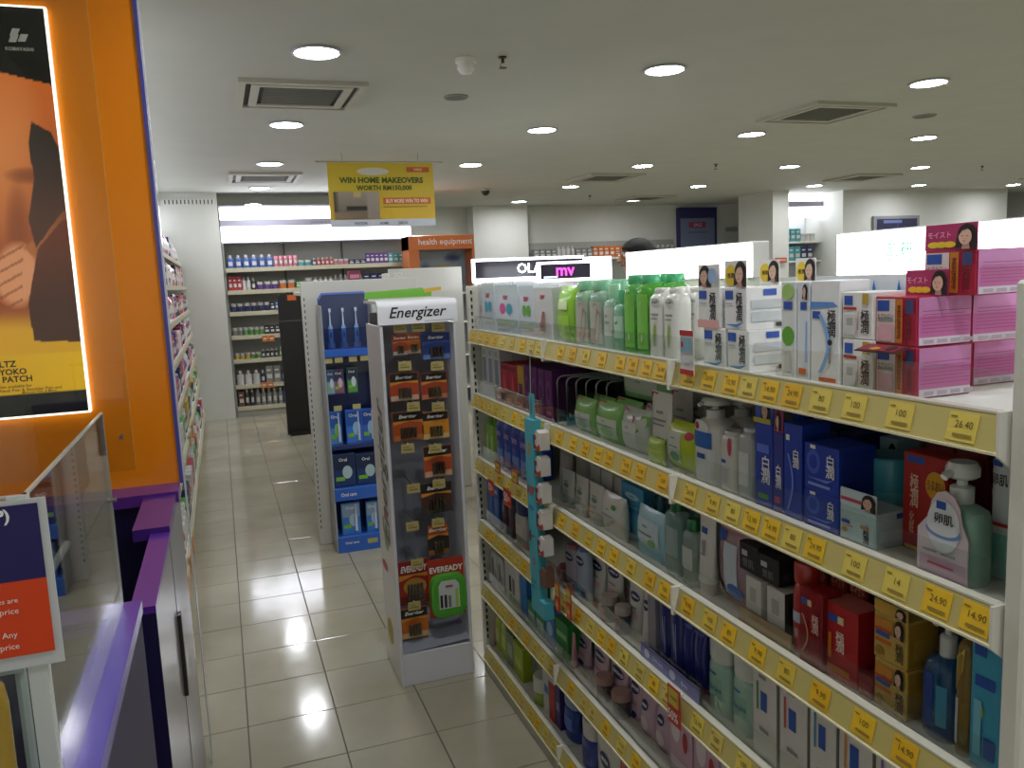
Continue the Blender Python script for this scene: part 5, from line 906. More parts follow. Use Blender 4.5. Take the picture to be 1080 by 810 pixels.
K(MB().box(-.79, -.2, 2.55, 2.62, .0, .905, nav), 'recess_back')
K(MB().box(SX-.035, SX, 1.655, 2.67, 0, .9, gry), 'side_panel')
K(MB().box(SX-.036, SX+.001, 1.653, 1.657, 0, .9, nav), 'side_end')
K(MB().box(SX-.005, SX+.0008, 2.14, 2.144, .1, .9, mat('6a6a7a')), 'panel_joint')
K(MB().box(SX-.003, SX+.009, 2.128, 2.158, .49, .705, mat('2a2420')), 'pull_handle')
K(MB().box(SX-.085, SX+.0015, 2.16, 2.62, .9, .93, pur), 'upper_ledge')
K(MB().box(SX-.045, SX+.0015, 1.65, 2.16, .9, .915, mat('52228c', .35, 'gloss')), 'lower_ledge')
# poster on the orange board
pw0, pw1, pz0, pz1 = -.95, at_y(92, 408, 2.62).x, at_y(93, 432, 2.62).z, at_y(53, 12, 2.62).z
pw0 = -.785
po = thing('poster', 'framed pain patch poster showing a bare back and hand', 'poster', ((pw0+pw1)/2, 2.6, pz0)); W_, H_ = pw1-pw0, pz1-pz0
MB().cbox(-W_/2-.006, W_/2+.006, 0, .019, -.006, H_+.006, mat('f2efe6', 1.2, 'emit'), .002).obj('frame', po)
def inside(poly, x, y):
    c = False; j = len(poly)-1
    for i in range(len(poly)):
        if (poly[i][1] > y) != (poly[j][1] > y) and x < (poly[j][0]-poly[i][0])*(y-poly[i][1])/(poly[j][1]-poly[i][1])+poly[i][0]: c = not c
        j = i
    return c
def blob(x, y, cx, cy, rx, ry): return max(0, 1-((x-cx)/rx)**2-((y-cy)/ry)**2)
def backart(s, tt):
    # painted in photo pixels: invert the poster plane
    wx, wz = pw0+W_*s, pz0+H_*tt; q_ = Vector((wx, 2.6, wz-EYE)); dd = q_.dot(FW); x = 540+FPX*q_.dot(RT)/dd; y = 405-FPX*q_.dot(UP)/dd
    if tt < .055: return (.07, .06, .05)
    if tt < .155: return mixc((.72, .55, .04), (.8, .62, .05), s)
    if tt > .868: return (.055, .05, .05)
    skin = mixc((.72, .36, .14), (.52, .25, .12), sst(60, 350, y)); skin = mixc(skin, (.80, .50, .26), blob(x, y, 5, 160, 45, 110)*.7)
    skin = mixc(skin, (.36, .16, .07), blob(x, y, 28, 185, 26, 10)*.6); skin = mixc(skin, (.38, .17, .08), blob(x, y, 18, 235, 14, 50)*.5)
    gap = [(33, 128), (54, 140), (74, 182), (76, 215), (62, 228), (38, 262), (30, 232), (36, 190), (30, 150)]
    if inside(gap, x, y): return mixc((.17, .12, .10), (.28, .16, .11), sst(150, 240, y))
    if y < 76+x*.25 and x > -30: return (.055, .05, .05)
    if x > 62 and y < 190: return mixc((.10, .07, .05), skin, 1-sst(58, 70, x-(y-90)*.12))
    cloth = [(40, 262), (66, 232), (84, 236), (100, 360), (36, 360), (30, 320)]
    if inside(cloth, x, y): return mixc((.36, .16, .08), (.24, .12, .07), sst(240, 340, y))
    arm = [(78, 190), (84, 238), (40, 275), (26, 262), (60, 228)]
    if inside(arm, x, y): return mixc((.62, .36, .20), (.44, .24, .13), sst(0, 1, (x-30)/50))
    hd = blob(x, y, 18, 290, 26, 36)
    if hd > 0:
        c = mixc((.62, .34, .20), (.78, .52, .36), sst(0, .5, hd))
        if abs((y+x*.55) % 14-7) < 1.6 and x < 24: c = mixc(c, (.46, .24, .13), .6)
        return c
    if y > 322: return mixc(skin, (.76, .56, .10), sst(322, 350, y))
    return skin
grid_print('artwork', po, W_, H_, 130, 240, lambda a_, b_2, e: (a_, -.0012, b_2), backart, .25, .4)
fnp = lambda a_, b_2, e: (a_, -.0015-e, b_2)
kw = P('17140c'); sx_ = lambda px: (at_y(px, 380, 2.6).x-pw0)/W_
def rtext(rx, cz, hh, s, m_, bold=.03):
    vs2, fs2, asp2 = text2d(s, bold); h2 = hh*H_; return ('t', rx-asp2*h2/W_/2, cz, hh, s, m_, None, bold)
logo = [('p', [(.745+dx, .952+dz), (.785+dx, .952+dz), (.80+dx, .966+dz), (.76+dx, .966+dz)], WHT) for dx, dz in ((0, 0), (.045, -.014), (.045, .012), (.09, -.002))]
MB().decs([rtext(sx_(17), .135, .016, 'AMMELTZ', kw), rtext(sx_(27), .115, .016, 'YOKO YOKO', kw), rtext(sx_(32), .096, .016, 'HEAT PATCH', kw), rtext(sx_(31), .078, .008, 'Also available for', kw, .01), rtext(sx_(62), .068, .008, 'Neck Pain & Shoulder Pain and', kw, .01), rtext(sx_(56), .060, .007, 'Muscular Pain, & More', kw, .01)], W_, H_, fnp).obj('lettering', po)
lz = lambda v: (at_y(20, v, 2.6).z-pz0)/H_
lx = lambda u: (at_y(u, 45, 2.6).x-pw0)/W_
par = lambda u, v, q=1: ('p', [(lx(u-6), lz(v+4)), (lx(u+2), lz(v+4)), (lx(u+6), lz(v-4)), (lx(u-2), lz(v-4))], WHT)
MB().decs([par(15, 41), par(25, 40), par(17, 34.5), ('t', lx(20), lz(52), .0085, 'KOBAYASHI', WHT, lx(40)-lx(0), .02)], W_, H_, fnp).obj('logo', po)
# ------------------------------------------------------------------ near counter with the acrylic guard
LZ = 1.06
nc = thing('front_counter', 'near counter with purple ledge and dark glossy side', 'counter', (-.45, 1.0, 0))
def NC(mb, name): return mb.obj(name, nc, (.45, -1.0, 0))
dk = mat('34304a', .5, 'paint')
NC(MB().box(-.185, -.149, .80, 1.284, 0, LZ-.02, dk), 'side_board')
NC(MB().box(-.78, -.185, 1.25, 1.284, 0, LZ-.02, dk), 'rear_board')
NC(MB().box(-.186, -.1465, .80, 1.288, LZ-.02, LZ-.0005, lav), 'side_ledge')
NC(MB().box(-.78, -.186, 1.23, 1.288, LZ-.02, LZ-.0005, lav), 'rear_ledge')
NC(MB().box(-.78, -.185, .80, 1.25, .6, .62, mat('5a5c60', .4, 'gloss')), 'inner_tray')
AX, AYF, AYN, AZ0, AZ1 = -.170, 1.278, .781, LZ, 1.346
ag = thing('acrylic_guard', 'clear acrylic guard box standing on the purple ledge', 'acrylic guard', (-.4, 1.0, AZ0))
acr = mat('fafcfa', .02, 'clear'); edge = mat('b9c0b4', .25, 'gloss')
def AG(mb, name): return mb.obj(name, ag, (.4, -1.0, -AZ0))
AG(MB().box(AX-.003, AX, AYN, AYF, AZ0, AZ1, acr), 'side_sheet')
AG(MB().box(-.77, AX-.003, AYN, AYN+.003, AZ0, AZ1, acr), 'front_sheet')
AG(MB().box(AX-.0032, AX+.0003, AYN, AYF, AZ1, AZ1+.0025, edge), 'top_edge')
AG(MB().box(-.77, AX, AYN, AYN+.003, AZ1, AZ1+.0025, edge), 'top_edge')
AG(MB().box(AX-.014, AX+.0006, AYN-.004, AYN-.001, .62, AZ1+.0025, mat('c4c9c4', .3, 'gloss')).box(AX-.003, AX+.0013, AYN-.001, AYN+.008, .62, AZ1+.0025, mat('c9cec6', .3, 'gloss')), 'corner_post')
AG(MB().box(AX-.003, AX+.0004, AYF-.001, AYF, AZ0, AZ1, mat('8f9690', .3, 'gloss')), 'far_edge')
AG(MB().tube([(AX+.001, AYF-.004, AZ0+.16), (AX+.006, AYF-.004, AZ0+.16)], .004, mat('8a8a84', .3, 'metal'), 8), 'stud')
sh_ = thing('acrylic_sheet', 'clear acrylic sheet covering the poster on the orange board', 'acrylic sheet', (-.5, 2.575, 1.0)); xe = at_y(112, 200, 2.575).x
MB().box(-.29, xe+.5, 0, .003, 0, 1.5, acr).obj('sheet', sh_); MB().box(xe+.5, xe+.5015, -.0005, .0035, 0, 1.5, mat('d8a050', .3, 'gloss')).obj('edge', sh_)
for z_ in (.1, 1.4): MB().tube([(xe+.47, -.004, z_), (xe+.47, .025, z_)], .006, mat('9a9a94', .3, 'metal'), 10).obj('standoff', sh_)
# notice in the front sheet
sy = AYN-.007; n0 = at_y(48, 600, sy); zt, zm, zl = at_y(30, 531, sy).z, at_y(50, 611, sy).z, at_y(55, 686, sy).z
hw_ = .09; no_ = thing('notice_board', 'purple and orange price notice behind the acrylic corner', 'notice', (n0.x-hw_, sy, zl)); Wn, Hn = 2*hw_, zt-zl; nx = lambda u, v: (at_y(u, v, sy).x-(n0.x-hw_))/Wn+.5; nz = lambda v, u=30: (at_y(u, v, sy).z-zl)/Hn
MB().box(-Wn/2, Wn/2+.006, .001, .0025, -.012, Hn+.004, P('c4c6c4')).obj('backing', no_)
def rt(u, v, hp, s, m_=WHT, b=.0):
    dep = (Vector((n0.x, sy, at_y(u, v, sy).z-EYE))).dot(FW); h2 = hp/FPX*dep/Hn; _, _, asp2 = text2d(s, b); return ('t', nx(u, v)-asp2*h2*Hn/Wn/2, nz(v, u), h2, s, m_, None, b)
MB().decs([('r', 0, 0, 1, nz(611), P('d8400c')), ('r', 0, nz(611), 1, 1, P('1c1356')), rt(10, 545, 17, '(P)', WHT, .03), rt(19, 633, 7, 'All prices are'), rt(20, 644, 8, 'recommended price'), rt(19, 669, 8, 'in all stores. Any'), rt(21, 681, 8, 'lower price')], Wn, Hn, lambda a_, b_2, e: (a_, -e*.5, b_2)).obj('print', no_)
rm = mat('a9b0ae', .3, 'gloss')
rz = at_y(25, 700, .80).z
rk = thing('wire_rack', 'grey rail rack with clear wrapped goods under the notice', 'rack', (-.40, .82, .62))
MB().box(-.3, .205, -.01, .003, rz-.632, rz-.62, rm).obj('front_rail', rk)
for k in range(4): MB().tube([(-.06+k*.08, .0, rz-.626), (-.06+k*.08, .38, rz-.626)], .005, rm, 8).obj('rail', rk)
for k in range(2): MB().tube([(-.28+k*.48, .0, rz-.626), (-.28+k*.48, .0, .001)], .005, rm, 8).obj('leg', rk)
spawn(pouch(.075, .05, .17, mat('6a6c6c', .15, 'tint'), [('r', .2, .2, .8, .7, P('8a8a88')), ('p', [(.2, .3), (.8, .5), (.8, .6), (.2, .4)], P('a85a6a'))]), 'wrapped_pack', 'clear wrapped pack standing on the counter tray', 'pack', 'wrapped packs on the counter tray', [(-.24-.085*k, .88, .6205, -.2) for k in range(5)], 0)
p = at_y(2, 775, .62)
spawn(bottle(.045, .045, .16, mat('a88a2c', .2, 'tint'), 'a08428', (), body=.9, capw=.5, sup=2), 'amber_bottle', 'amber bottle near the corner below the notice', 'bottle', None, [(p.x-.022, .62, p.z-.11)], 0)
st = thing('bottle_stand', 'small grey ledge carrying the amber bottle', 'ledge', (p.x-.022, .64, p.z-.1105)); MB().box(-.3, .03, -.04, .07, -.03, 0, rm).obj('ledge', st); MB().box(-.3, .03, .04, .07, -(p.z-.1105), -.03, rm).obj('upright', st)
# ------------------------------------------------------------------ wall units
PAL = {'red': 'a8303a', 'pink': 'c87a8c', 'white': 'c8c6c0', 'blue': '3a5aa0', 'navy': '26305c', 'teal': '4f9aa0', 'green': '5a9a4a', 'yellow': 'c0a83a', 'purple': '5c4080', 'orange': 'c06a30', 'grey': '80807c', 'black': '302e30', 'brown': '6a4a38'}
FORMS = {'carton': lambda w, d, h, c: carton(w, d, h, c, [('r', .15, .25, .85, .5, P('d0cdc6')), ('r', .15, .7, .7, .78, P('e0ddd6'))]),
         'bottle': lambda w, d, h, c: bottle(w, d, h, c, 'c4c4be', [('r', .2, .25, .8, .65, P('c9c8c4'))], sup=2.2),
         'tub': lambda w, d, h, c: jar(w, d, h, c, 'b8b6b0', (), .35),
         'pack': lambda w, d, h, c: pouch(w, d, h, c, [('r', .2, .3, .8, .6, P('d0cdc6'))])}
_fm = {}
def fill_row(runs, p0, dirv, rz, z, maxlen, where, depth=.06):
    """runs: (form, colour, count, width, height); things set side by side from p0 along dirv"""
    s = 0
    for (form, colr, n, w, h) in runs:
        key = (form, colr, round(w, 3), round(h, 3), depth)
        if key not in _fm: _fm[key] = [(a, mb.mesh(a)) for a, mb in FORMS[form](w*.9, min(depth, w*1.1), h, PAL[colr])]
        lab = '%s %s %s' % (colr, form, where)
        for i in range(n):
            if s+w > maxlen: return
            q = (p0[0]+dirv[0]*(s+w/2), p0[1]+dirv[1]*(s+w/2), z); s += w
            o = thing('small_'+form, lab, form, (q[0], q[1], z+.0006), rz, lab+', a row')
            for a, me in _fm[key]: link(a, me, o)
ORD = ['top', 'second', 'third', 'fourth', 'fifth', 'sixth', 'lowest']
# back shelving
bs0, bs1, by0, by1 = .085, at_y(436, 285, 9.97).x, 9.97, 10.4
bz = [1.742, 1.485, 1.237, .962, .684, .383, .124]
bk = thing('back_shelving', 'tall white back wall shelving with a lit fascia', 'shelving', ((bs0+bs1)/2, 10.2, 0)); bxm = bk.location.x
def BK(mb, name, parent=None): return mb.obj(name, bk, (-bxm, -10.2, 0))
BK(MB().box(bs0, bs1, by1, by1+.03, 0, 2.03, mat('b9bab2', .5, 'paint')), 'back_panel')
for x in (bs0, .79, 1.49, bs1-.02): BK(MB().box(x, x+.02, by1-.4, by1, 0, 2.03, mat('8f9089', .5, 'paint')) if x == bs0 else MB().box(x, x+.02, by1-.03, by1, 0, 2.03, mat('6f706a', .5, 'paint')), 'upright')
for z in bz:
    sh = BK(MB().cbox(bs0+.02, bs1-.02, by0+.02, by1, z-.03, z, shelfm, .002), 'shelf'); MB().box(bs0+.02, bs1-.02, by0, by0+.02, z-.045, z+.004, mat('c4bfa4', .3, 'gloss')).obj('price_rail', sh)
BK(MB().box(bs0+.02, bs1-.02, by0+.03, by1, 0, .09, mat('a9a89c', .5, 'paint')), 'plinth')
zf = lambda v: at_y(290, v, 9.97).z
lit = mat('f2f4ff', LIGHTBOX*1.0, 'emit'); fx1 = bs1
BK(MB().box(bs0, fx1, by0+.04, by1, 2.03, zf(216), mat('b4b4c0', .5, 'paint')), 'fascia_case')
BK(MB().box(bs0+.01, fx1, by0+.03, by0+.04, zf(231), zf(218.5), lit), 'lit_panel'); BK(MB().box(bs0+.01, fx1, by0+.03, by0+.04, zf(254), zf(238), lit), 'lit_panel')
BK(MB().box(bs0+.01, fx1, by0+.02, by0+.04, zf(238), zf(231), mat('a9a7b8', .4, 'gloss')).decs([('t', .5, .5, .5, 'skin care', P('8a889c'), .2)], fx1-bs0, zf(231)-zf(238), lambda a_, b_2, e: (a_+(bs0+fx1)/2, by0+.02-e, zf(238)+b_2)), 'fascia_band')
for q_ in (('r', .22, .05, .4, .5, mat('b4dccb', 1.6, 'emit')), ('r', .5, .1, .52, .5, mat('b4dccb', 1.6, 'emit'))): BK(MB().decs([q_], 1.0, zf(238)-zf(254), lambda a_, b_2, e: (a_+.55, by0+.03-e, zf(254)+b_2)), 'lit_print')
brows = [[('bottle', 'blue', 6, .088, .15), ('pack', 'pink', 5, .055, .13), ('tub', 'teal', 2, .08, .07), ('bottle', 'navy', 1, .06, .09), ('bottle', 'red', 4, .05, .1), ('tub', 'pink', 3, .06, .07), ('carton', 'navy', 3, .07, .06), ('carton', 'purple', 5, .055, .13), ('carton', 'teal', 6, .065, .12), ('carton', 'brown', 5, .06, .12), ('carton', 'pink', 6, .07, .13)],
         [('carton', 'red', 3, .05, .16), ('bottle', 'white', 2, .05, .15), ('bottle', 'black', 1, .06, .14), ('tub', 'purple', 3, .085, .09), ('tub', 'orange', 2, .1, .1), ('carton', 'green', 2, .05, .08), ('tub', 'teal', 1, .1, .12), ('bottle', 'white', 4, .06, .12), ('bottle', 'grey', 6, .06, .14), ('carton', 'navy', 3, .09, .14), ('bottle', 'white', 12, .06, .12)],
         [('tub', 'navy', 6, .075, .1), ('carton', 'black', 1, .05, .1), ('carton', 'blue', 3, .07, .11), ('tub', 'navy', 5, .075, .1), ('carton', 'blue', 12, .07, .1)],
         [('tub', 'grey', 2, .06, .09), ('tub', 'green', 4, .06, .09), ('carton', 'black', 4, .06, .1), ('carton', 'brown', 4, .06, .1), ('tub', 'green', 12, .07, .08)],
         [('tub', 'yellow', 3, .06, .07), ('tub', 'green', 2, .06, .07), ('bottle', 'black', 4, .05, .1), ('bottle', 'green', 3, .06, .12), ('tub', 'grey', 14, .07, .08)],
         [('bottle', 'white', 3, .09, .16), ('bottle', 'navy', 1, .06, .15), ('carton', 'grey', 2, .09, .2), ('bottle', 'blue', 4, .07, .18), ('bottle', 'grey', 12, .07, .16)],
         [('carton', 'brown', 1, .07, .18), ('bottle', 'black', 2, .06, .2), ('bottle', 'grey', 5, .065, .19), ('carton', 'blue', 3, .08, .16), ('carton', 'grey', 10, .08, .16)]]
for k, (z, r) in enumerate(zip(bz, brows)): fill_row(r, (bs0+.035, by0+.05), (1, 0), 0, z, (bs1-bs0-.07) if k < 2 else min(1.15, bs1-bs0-.07), 'on the %s shelf of the back wall unit' % ORD[k])
for u, v, lab in ((283, 357, 'orange shelf flag on the fourth back rail'), (282, 406, 'orange shelf flag on the sixth back rail')):
    p = at_y(u, v, 9.96); t = thing('shelf_flag', lab, 'card', (p.x, 9.962, p.z)); [(MB().box(-.0325+q_, .0325+q_, 0, .004, -.035, .035, P('c8702c')).obj('card', t), MB().decs([('r', .2, .4, .8, .6, WHT)], .065, .07, lambda a_, b_2, e: (a_+q_, -e, b_2-.035)).obj('print', t)) for q_ in (-.0375, .0375)]
# left wall shelving, faces +X
ly0, ly1, lx0, lx1 = 3.4, 9.94, -.79, -.30
ls = thing('wall_shelving', 'long white wall shelving behind the orange counter unit', 'shelving', (-.55, 6.7, 0))
def LS(mb, name): return mb.obj(name, ls, (.55, -6.7, 0))
lz_ = [1.81, 1.56, 1.30, 1.04, .78, .50, .14]
LS(MB().box(lx0, lx0+.03, ly0, ly1, 0, 2.12, mat('c0c0b8', .5, 'paint')), 'back_panel')
for k in range(8): LS(MB().box(lx0+.03, lx0+.05, ly0+k*.93, ly0+k*.93+.02, 0, 2.1, mat('9a9a92', .5, 'paint')), 'upright')
LS(MB().box(lx0, -.38, ly0, ly0+.03, 0, 2.12, mat('d0d0ca', .5, 'paint')), 'end_panel')
fr = [-.36, -.33, -.31, -.30, -.285, -.27, -.25]
for z, f in zip(lz_, fr):
    sh = LS(MB().cbox(lx0+.03, f-.02, ly0+.03, ly1, z-.03, z, shelfm, .002), 'shelf'); MB().box(f-.02, f, ly0+.03, ly1, z-.036, z-.001, mat('b4af92', .5, 'paint')).obj('price_rail', sh)
LS(MB().box(lx0+.03, -.29, ly0+.03, ly1, 0, .09, mat('a9a89c', .5, 'paint')), 'plinth')
LS(MB().box(lx0, -.60, ly0, ly1, 2.12, 2.46, mat('c4c4cc', .5, 'paint')), 'fascia_case'); LS(MB().box(-.60, -.59, ly0+.02, ly1-.02, 2.14, 2.44, mat('f2f4ff', 1.6, 'emit')), 'lit_panel')
seqs = [['red', 'white', 'pink', 'red', 'white', 'navy'], ['white', 'orange', 'pink', 'black', 'white', 'red'], ['black', 'brown', 'red', 'white', 'pink', 'navy'], ['white', 'red', 'navy', 'purple', 'pink', 'white'], ['pink', 'red', 'purple', 'white', 'navy', 'red'], ['green', 'navy', 'yellow', 'black', 'white', 'green'], ['red', 'white', 'green', 'navy', 'orange', 'white']]
for k, (z, f, sq) in enumerate(zip(lz_, fr, seqs)):
    runs = [(random.choice(('carton', 'bottle', 'pack', 'carton')), sq[i % 6], random.choice((2, 3)), random.choice((.09, .11, .12)), random.choice((.15, .17, .19))) for i in range(24)]
    runs = [r if (r[0], r[1]) not in [(q[0], q[1]) for q in runs[:i]] else [q for q in runs[:i] if (q[0], q[1]) == (r[0], r[1])][0] for i, r in enumerate(runs)]
    fill_row(runs, (f-.022, 4.2), (0, 1), pi/2, z, ly1-4.2-.1, 'on the %s shelf of the long left wall unit' % ORD[k])
for z, f, ys2 in ((.14, -.25, (4.0, 4.35, 4.7)), (.50, -.27, (6.0, 6.5)), (.78, -.285, (7.2,))):
    for y in ys2:
        t = thing('promo_flag', 'orange promo flag clipped to a left wall shelf rail', 'card', (f+.002, y, z-.01), 0, 'orange flags on the left wall shelving'); MB().box(0, .003, -.06, .06, -.06, .05, P('d08a3c')).obj('card', t)
        MB().decs([('t', .5, .5, .5, '50', P('f0d0a8'), .6)], .12, .11, lambda a_, b_2, e: (.003+e, a_, b_2-.06)).obj('print', t)

# ------------------------------------------------------------------ orange health equipment unit
hx0, hx1 = at_y(431, 260, 9.5).x, at_y(500, 260, 9.5).x; hz1 = at_y(465, 248, 9.5).z; hzb = at_y(465, 263, 9.5).z
he = thing('equipment_cabinet', 'orange cabinet with lettered header and a lit picture inside', 'cabinet', ((hx0+hx1)/2, 9.7, 0)); W_ = hx1-hx0; oc = mat('c4661c', .35, 'gloss')
MB().box(-W_/2, -W_/2+.12, -.2, .2, 0, hz1, oc).obj('side_post', he); MB().box(W_/2-.03, W_/2, -.2, .2, 0, hz1, oc).obj('side_post', he)
MB().cbox(-W_/2, W_/2, -.205, .2, hzb, hz1, oc, .004).decs([('t', .56, .5, .55, 'health equipment', WHT, .82, .0)], W_, hz1-hzb, lambda a_, b_2, e: (a_, -.205-e, hzb+b_2)).obj('header', he)
MB().box(-W_/2+.12, W_/2-.03, .1, .12, 0, hzb, mat('8f9a98', .5)).obj('back_panel', he)
def scene_pic(s, tt):
    c = mixc((.42, .50, .54), (.56, .62, .64), tt); c = mixc(c, (.66, .56, .30), blob(s, tt, .55, .5, .3, .12)); c = mixc(c, (.20, .30, .42), blob(s, tt, .2, .35, .12, .4)); return mixc(c, (.15, .2, .4), blob(s, tt, .75, .8, .2, .15))
grid_print('picture', he, W_-.16, .42, 16, 12, lambda a_, b_2, e: (a_+.045, .095, b_2+hzb-.43), scene_pic)
for z in (.2, .6, 1.0, 1.35): MB().box(-W_/2+.12, W_/2-.03, -.19, .1, z-.02, z, shelfm).obj('shelf', he)

# ------------------------------------------------------------------ header signs of the next rows
def header_run(name, label, u0, u1, vt0, vt1, y, decs, face, frame=None, body=True, d=.8, hs=.16):
    x0, x1 = at_y(u0, vt0, y).x, at_y(u1, vt1, y).x; zt = (at_y(u0, vt0, y).z+at_y(u1, vt1, y).z)/2; W = x1-x0
    t = thing(name, label, 'shelving', ((x0+x1)/2, y, 0)); zb = zt-hs
    MB().cbox(-W/2, W/2, .0, .03, zb, zt, mat('e6e8ee', LIGHTBOX*.6, 'emit'), .004).obj('light_box', t)
    if face: MB().box(-W/2+.018, W/2-.012, -.003, .0, zb+hs*.17, zt-hs*.12, mat('2a2538', .25, 'gloss')).decs(decs, W, hs, lambda a_, b_2, e: (a_, -.003-e, zb+b_2)).obj('sign_face', t)
    if body:
        MB().cbox(-W/2+.02, W/2-.02, .05, .08, 0, zb, mat('c9c9c4', .5, 'paint'), .003).obj('back_panel', t)
        for z in (.1, .45, .8, 1.12, 1.3): MB().cbox(-W/2+.02, W/2-.02, -.3 if z < 1 else -.2, .05, z-.025, z, shelfm, .002).obj('shelf', t)
    return t
whe = mat('f4f6ff', 3.0, 'emit'); mag = mat('ff3ad0', 2.2, 'emit')
header_run('beauty_bay', 'beauty bay under a black lit sign with white letters', 498, 616, 273, 269.5, 5.3, [('t', .53, .54, .42, 'OLAY', whe, .36, .01)], True)
header_run('makeup_bay', 'make up bay under a black sign with magenta letters', 567, 624, 277, 274, 4.75, [('t', .5, .5, .4, 'mv', mag, .4, .01), ('r', .1, .22, .35, .3, mat('b8c8e8', 1.5, 'emit'))], True, hs=.13)
header_run('lit_bay', 'bay topped by a plain white lit box beside the person', 618, 645, 271, 270, 5.6, [], False, hs=.17)

# ------------------------------------------------------------------ far wall things
def far_panel(name, label, cat, u0, v0, u1, v1, y, col, decs, d=.03):
    a = at_y(u0, v0, y); b = at_y(u1, v0, y); c = at_y((u0+u1)/2, v1, y); w, h = b.x-a.x, a.z-c.z
    t = thing(name, label, cat, ((a.x+b.x)/2, y, c.z)); MB().cbox(-w/2, w/2, 0, d, 0, h, P(col), .003).obj('board', t)
    MB().decs(decs, w, h, lambda a_, b_2, e: (a_, -.001-e*4, b_2)).obj('print', t); return t
far_panel('wall_notice', 'blue wall notice with a red box on the back wall', 'notice', 716, 219, 756, 275, 12.2, '26285e', [('r', .03, .0, .93, .8, P('6f7896')), ('r', .25, .62, .7, .73, P('8a3a4a')), ('t', .48, .675, .06, 'SALE', P('c8b0b4'), .36), ('r', .22, .52, .72, .55, P('5a6284')), ('r', .22, .2, .72, .24, P('4a5274'))], .1)
# shelves in the back recess
rx0, rx1 = at_y(558, 260, 12.1).x, at_y(716, 260, 12.1).x; rz1 = at_y(640, 270, 12.0).z
rs = thing('recess_shelving', 'white shelving below the bare back wall', 'shelving', ((rx0+rx1)/2, 12.1, 0)); W_ = rx1-rx0
for z in (.2, .6, 1.0, 1.3, rz1-.02):
    MB().cbox(-W_/2, W_/2, -.15, .19, z-.03, z, shelfm, .002).obj('shelf', rs)
MB().box(-W_/2, W_/2, .17, .19, 0, rz1+.25, mat('a9a9a0', .5, 'paint')).obj('back_panel', rs)
fill_row([('carton', 'grey', 4, .1, .16), ('bottle', 'white', 4, .08, .2), ('carton', 'grey', 3, .1, .16), ('carton', 'orange', 6, .1, .18), ('carton', 'teal', 4, .1, .17), ('bottle', 'grey', 6, .09, .17), ('carton', 'white', 5, .1, .17), ('carton', 'red', 3, .1, .18), ('carton', 'white', 6, .1, .16)], (rx0+.03, 11.98), (1, 0), 0, rz1-.02, W_-.06, 'on the back recess shelving', .1)
# lit shelving bay between the piers on the right
wx0, wx1 = q1+.01, s0-.01; wz = lambda v: at_y(860, v, 10.6).z
rb = thing('lit_bay_shelving', 'shelving bay with lit fascia between two white piers', 'shelving', ((wx0+wx1)/2, 10.8, 0)); W_ = wx1-wx0
MB().box(-W_/2, W_/2, .2, .22, 0, CEIL-.02, mat('c4c6c6', .5, 'paint')).obj('back_panel', rb)
MB().box(-W_/2, W_/2, -.2, -.17, wz(212), wz(201.5), lit).obj('lit_panel', rb); MB().box(-W_/2, W_/2, -.21, -.16, wz(218), wz(212), mat('9a98a8', .4)).obj('fascia_band', rb); MB().box(-W_/2, W_/2, -.2, -.17, wz(229), wz(218), lit).obj('lit_panel', rb)
for v in (254, 274, 300, 330): MB().cbox(-W_/2, W_/2, -.2, .2, wz(v)-.03, wz(v), shelfm, .002).obj('shelf', rb)
fill_row([('carton', 'teal', 6, .1, .2), ('tub', 'white', 3, .1, .12)], (wx0+.02, 10.65), (1, 0), 0, wz(254), W_-.04, 'on the upper shelf of the lit bay', .1)
fill_row([('carton', 'green', 2, .12, .22), ('carton', 'teal', 3, .12, .22), ('carton', 'navy', 4, .12, .22)], (wx0+.02, 10.65), (1, 0), 0, wz(274), W_-.04, 'on the lower shelf of the lit bay', .1)
t = far_panel('wall_screen', 'dark framed display window set in the far wall', 'display', 922, 228, 970, 250, 10.10, '8a8c90', [('r', .06, .0, .94, .86, P('2c2c48')), ('r', .5, .0, .52, .86, P('4a4a84')), ('r', .2, .66, .6, .8, P('6a74a4'))], .05)
far_panel('promo_board', 'red promo board fixed on the far white pier', 'notice', 818, 272, 830, 277, 10.1, 'b84a2c', [('r', .1, .3, .9, .7, P('d8a090'))], .02)
far_panel('service_door', 'pale service door in the recess beside the blue notice', 'door', 765, 240, 778, 300, 12.25, 'b4b6b0', [('r', .0, .93, 1, 1, P('8a8c88'))], .03)
far_panel('service_hatch', 'grey framed hatch low on the side wall pier', 'hatch', 798, 262, 810, 285, 10.9, '9a9c9a', [('r', .08, .1, .92, .9, P('70767c'))], .02).location.x = q0-.06
t = far_panel('corner_light_panel', 'bluish lit panel past the far wall corner', 'light panel', 1064, 197, 1079, 240, 11.0, 'c4c8d8', [('r', .05, .05, .95, .95, mat('dfe6ff', 1.2, 'emit'))], .03)
